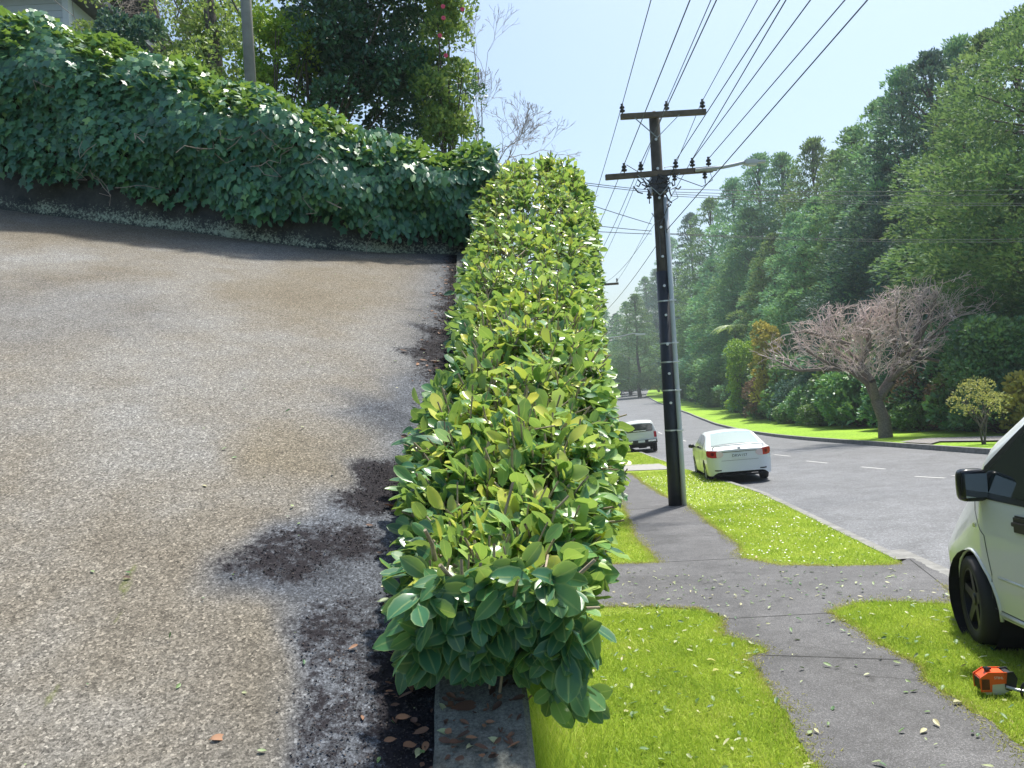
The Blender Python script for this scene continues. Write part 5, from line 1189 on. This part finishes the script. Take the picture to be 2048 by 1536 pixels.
def field(n, y0, y1, x0=None, x1=None, pw=1.):
    y = y0+(y1-y0)*np.random.rand(n)**pw; a_ = np.maximum(vl(y)+.03, -9) if x0 is None else np.full(n, x0); b_ = kx(y)-.12 if x1 is None else np.full(n, x1); b_ = np.minimum(b_, .72*y+.3)
    x = a_+(b_-a_)*np.random.rand(n); ok = ~inpoly(x, y) & ~((y > 5.5) & (y < 9.9) & inpoly(x, y)); ok &= ~((y > 26.4) & (y < 30)); x, y = x[ok], y[ok]; return np.stack([x, y, G(np.minimum(x, kx(y)), y)], -1)
Pn = field(140000, 3.6, 7.6); blades('lawn_grass', Pn, .025, .06, .005, m_blade, 'short bright mown grass on the near verge', .75)
Pm = field(90000, 7.4, 16, pw=.8); blades('lawn_grass', Pm, .025, .05, .008, m_blade, 'grass of the verge between the crossing and the pole', .75)
Pf = field(50000, 15, 40, pw=.8); blades('lawn_grass', Pf, .03, .06, .018, m_blade, 'grass of the verge beyond the pole', .75)
# straw-coloured ragged edge along the footpath
E_ = np.array(PP); n = 42000; idx = np.random.randint(0, len(E_), n); sg_ = .02+.07*np.abs(np.sin(idx*.11)*np.sin(idx*.037+1)); P = E_[idx]+np.stack([np.random.normal(0, 1, n)*sg_, np.random.normal(0, 1, n)*sg_*1.2, np.zeros(n)], -1)
ok = (P[:, 0] > vl(P[:, 1])+.3) & (P[:, 1] > 3.6) & (P[:, 0] < kx(P[:, 1])-.15); P = P[ok]
blades('edge_grass', P, .012, .035, .006, m_strawblade, 'dry straw-coloured grass creeping over the footpath edges', 1.3)
n = 8000; y = np.random.uniform(3.7, 7.0, n); x = wl(y)+WALLW+.03+np.abs(np.random.normal(0, .2, n)); P = np.stack([x, y, G(x, y)], -1); blades('long_grass', P, .12, .3, .006, m_blade, 'long uncut grass standing against the low wall', .45)
# daisies on the verge by the pole
n = 1500; y = np.random.uniform(9.5, 24, n); x = np.random.uniform(2.6, 5.5, n); ok = ~inpoly(x, y) & (x < kx(y)-.2) & (x > 2.9); x, y = x[ok], y[ok]; n = len(x)
P = np.stack([x, y, G(x, y)+.05], -1); A, B, C = frames(rv(n)*[1, 1, .2], np.tile([0, 0, 1.], (n, 1))+rv(n, .3)); hx = np.array([(math.cos(a), math.sin(a), 0) for a in np.arange(6)*math.pi/3]+[(0, 0, .15)]); hf = np.array([(i, (i+1) % 6, 6) for i in range(6)])
o = big('daisies', *scatter(hx, hf, P, A, B, C, np.random.uniform(.008, .017, n)), leafmat('daisy_petals', [(0, (.75, .75, .7)), (.8, (.8, .8, .75)), (1, (.75, .5, .45))], .6, .2, (.8, .8, .7)), rnd=np.repeat(np.random.rand(n), 7)); tag(o, 'tiny white daisies scattered through the verge grass', 'flowers', kind='stuff')

# ------------------------------------------------------------------ loose leaves and clippings
def litter(name, P, nrm, smin, smax, mat, label, T=figs[3]):
    n = len(P); A, B, C = frames(rv(n)*[1, 1, .15], nrm+rv(n, .25)); V_, F_ = scatter(T[0], T[1], P, A, B, C, np.random.uniform(smin, smax, n)); return tag(big(name, V_, F_, mat, rnd=np.repeat(np.random.rand(n), len(T[0]))), label, 'leaves', kind='stuff')
n = 1150; y = np.random.uniform(3.7, 9, n); x = np.random.uniform(.1, 4.2, n); ok = x < .7*y; x, y = x[ok], y[ok]; inp = inpoly(x, y); ok = ~inp | (np.random.rand(len(x)) < .3); x, y = x[ok], y[ok]
litter('clippings', np.stack([x, y, G(x, y)+.02], -1), np.tile([0, 0, 1.], (len(x), 1)), .02, .07, m_litter, 'hedge clippings scattered over the grass and footpath')
n = 260; y = np.random.uniform(7.5, 9.9, n); x = np.random.uniform(.5, 4.3, n); litter('clippings', np.stack([x, y, G(x, y)+.012], -1), np.tile([0, 0, 1.], (n, 1)), .015, .06, m_litter, 'clippings strewn across the driveway crossing')
n = 260; y = 1.1+5.5*np.random.rand(n)**1.6; x = wl(y)-np.abs(np.random.normal(0, .09, n))-.004; litter('leaf_litter', np.stack([x, y, D(x, y)+.006], -1), np.tile([.15, -.3, 1.], (n, 1)), .012, .045, m_dry, 'dead leaf litter in the corner between driveway and low wall')
n = 150; y = 1.0+5.5*np.random.rand(n)**1.4; x = wl(y)-np.random.rand(n)**1.5*.9-.01; litter('leaf_litter', np.stack([x, y, D(x, y)+.005], -1), np.tile([.15, -.3, 1.], (n, 1)), .006, .022, m_litter, 'pale leaf scraps on the dark side of the driveway')
n = 90; y = np.random.uniform(1.45, 1.75, n); x = wl(y)+.02+np.random.rand(n)*.15; litter('leaf_litter', np.stack([x, y, D(wl(y), y)+.028], -1), np.tile([0, -.3, 1.], (n, 1)), .01, .035, m_dry, 'dead leaves under the hedge on top of the low wall')
def fallen(px, py, plane, s, mat, rn, label, rz, T=figs[1]):
    if plane == 'wall':
        r = ray(px, py); lo, hi2 = .5, 3
        d = (DA+.027-DC*0+DC*(-.19))/(r.z-DB); p = Vector((r.x*d, d, r.z*d)); nr = Vector((0, -.33, 1))
    elif plane == 'drive': p = dp(px, py, .008); nr = Vector((.16, -.33, 1))
    else: p = gp(px, py); p.z += .035; nr = Vector((0, 0, 1))
    A, B, C = frames(np.array([[math.cos(rz), math.sin(rz), math.sin(rz)*.3]]), np.array([tuple(nr)])+rv(1, .12)); V_, F_ = scatter(T[0]-[0, .5, 0], T[1], np.array([tuple(p)]), A, B, C, np.array([s]))
    c = np.array(tuple(p)); o = big('fallen_leaf', V_-c, F_, mat, rnd=np.full(len(T[0]), rn), smooth=True); o.location = tuple(p); tag(o, label, 'leaf', 'single fallen leaves')
fallen(928, 1412, 'wall', .055, m_dry, .55, 'crumpled brown leaf lying in the middle of the low wall top', .2, figs[2])
fallen(905, 1332, 'wall', .05, m_dry, .4, 'dull brown leaf on the wall top just under the hedge', -.3, figs[0])
fallen(885, 1412, 'wall', .025, m_litter, .8, 'small pale leaf at the driveway edge of the wall top', -.9)
fallen(990, 1480, 'wall', .032, m_litter, .78, 'pale green oval leaf near the street edge of the wall top', -.5)
fallen(940, 1490, 'wall', .024, m_litter, .85, 'pale scrap of leaf in the centre of the wall top at the bottom', .9)
fallen(888, 1462, 'wall', .03, m_litter, .7, 'pale pointed leaf hanging over the driveway edge of the wall', -.2)
fallen(838, 1502, 'drive', .036, m_litter, .82, 'pale yellow leaf standing in the gap between driveway and wall', 1.3)
fallen(825, 1368, 'drive', .05, m_dry, .95, 'reddish brown leaf curled on the dark dirt beside the wall', -.6, figs[4])
fallen(436, 1472, 'drive', .034, m_dry, 1., 'tan curled leaf alone on the lower driveway', .5, figs[4])
fallen(772, 1200, 'drive', .045, m_litter, .55, 'silvery green leaf lying on the dirt beside the hedge', .2)
fallen(253, 1153, 'drive', .02, m_dry, .1, 'tiny dark leaf on the mossy crack of the driveway', .1)
fallen(1352, 1290, 'grass', .07, m_litter, .8, 'pale leaf on the grass nearest the hedge end', .9); fallen(1423, 1327, 'grass', .075, m_yel, .9, 'bright yellow leaf on the near grass', .1); fallen(1432, 1348, 'grass', .07, m_yel, .85, 'yellow leaf just below the brighter one on the grass', .5)
fallen(1915, 1412, 'grass', .07, m_litter, .9, 'square pale scrap at the footpath edge below the van', .3)

# ------------------------------------------------------------------ thin air
hm = bpy.data.materials.new('haze_air'); hm.use_nodes = True; ht = hm.node_tree; ht.nodes.remove(ht.nodes['Principled BSDF'])
pv_ = ht.nodes.new('ShaderNodeVolumePrincipled'); pv_.inputs['Color'].default_value = (.82, .92, 1, 1); pv_.inputs['Density'].default_value = .00055; pv_.inputs['Anisotropy'].default_value = .2
ht.links.new(pv_.outputs[0], ht.nodes['Material Output'].inputs['Volume'])
hz_ = MB().box((0, 700, 22), (2400, 2400, 60.4)).build('haze', hm); tag(hz_, 'thin pale haze filling the street', 'haze', kind='stuff')
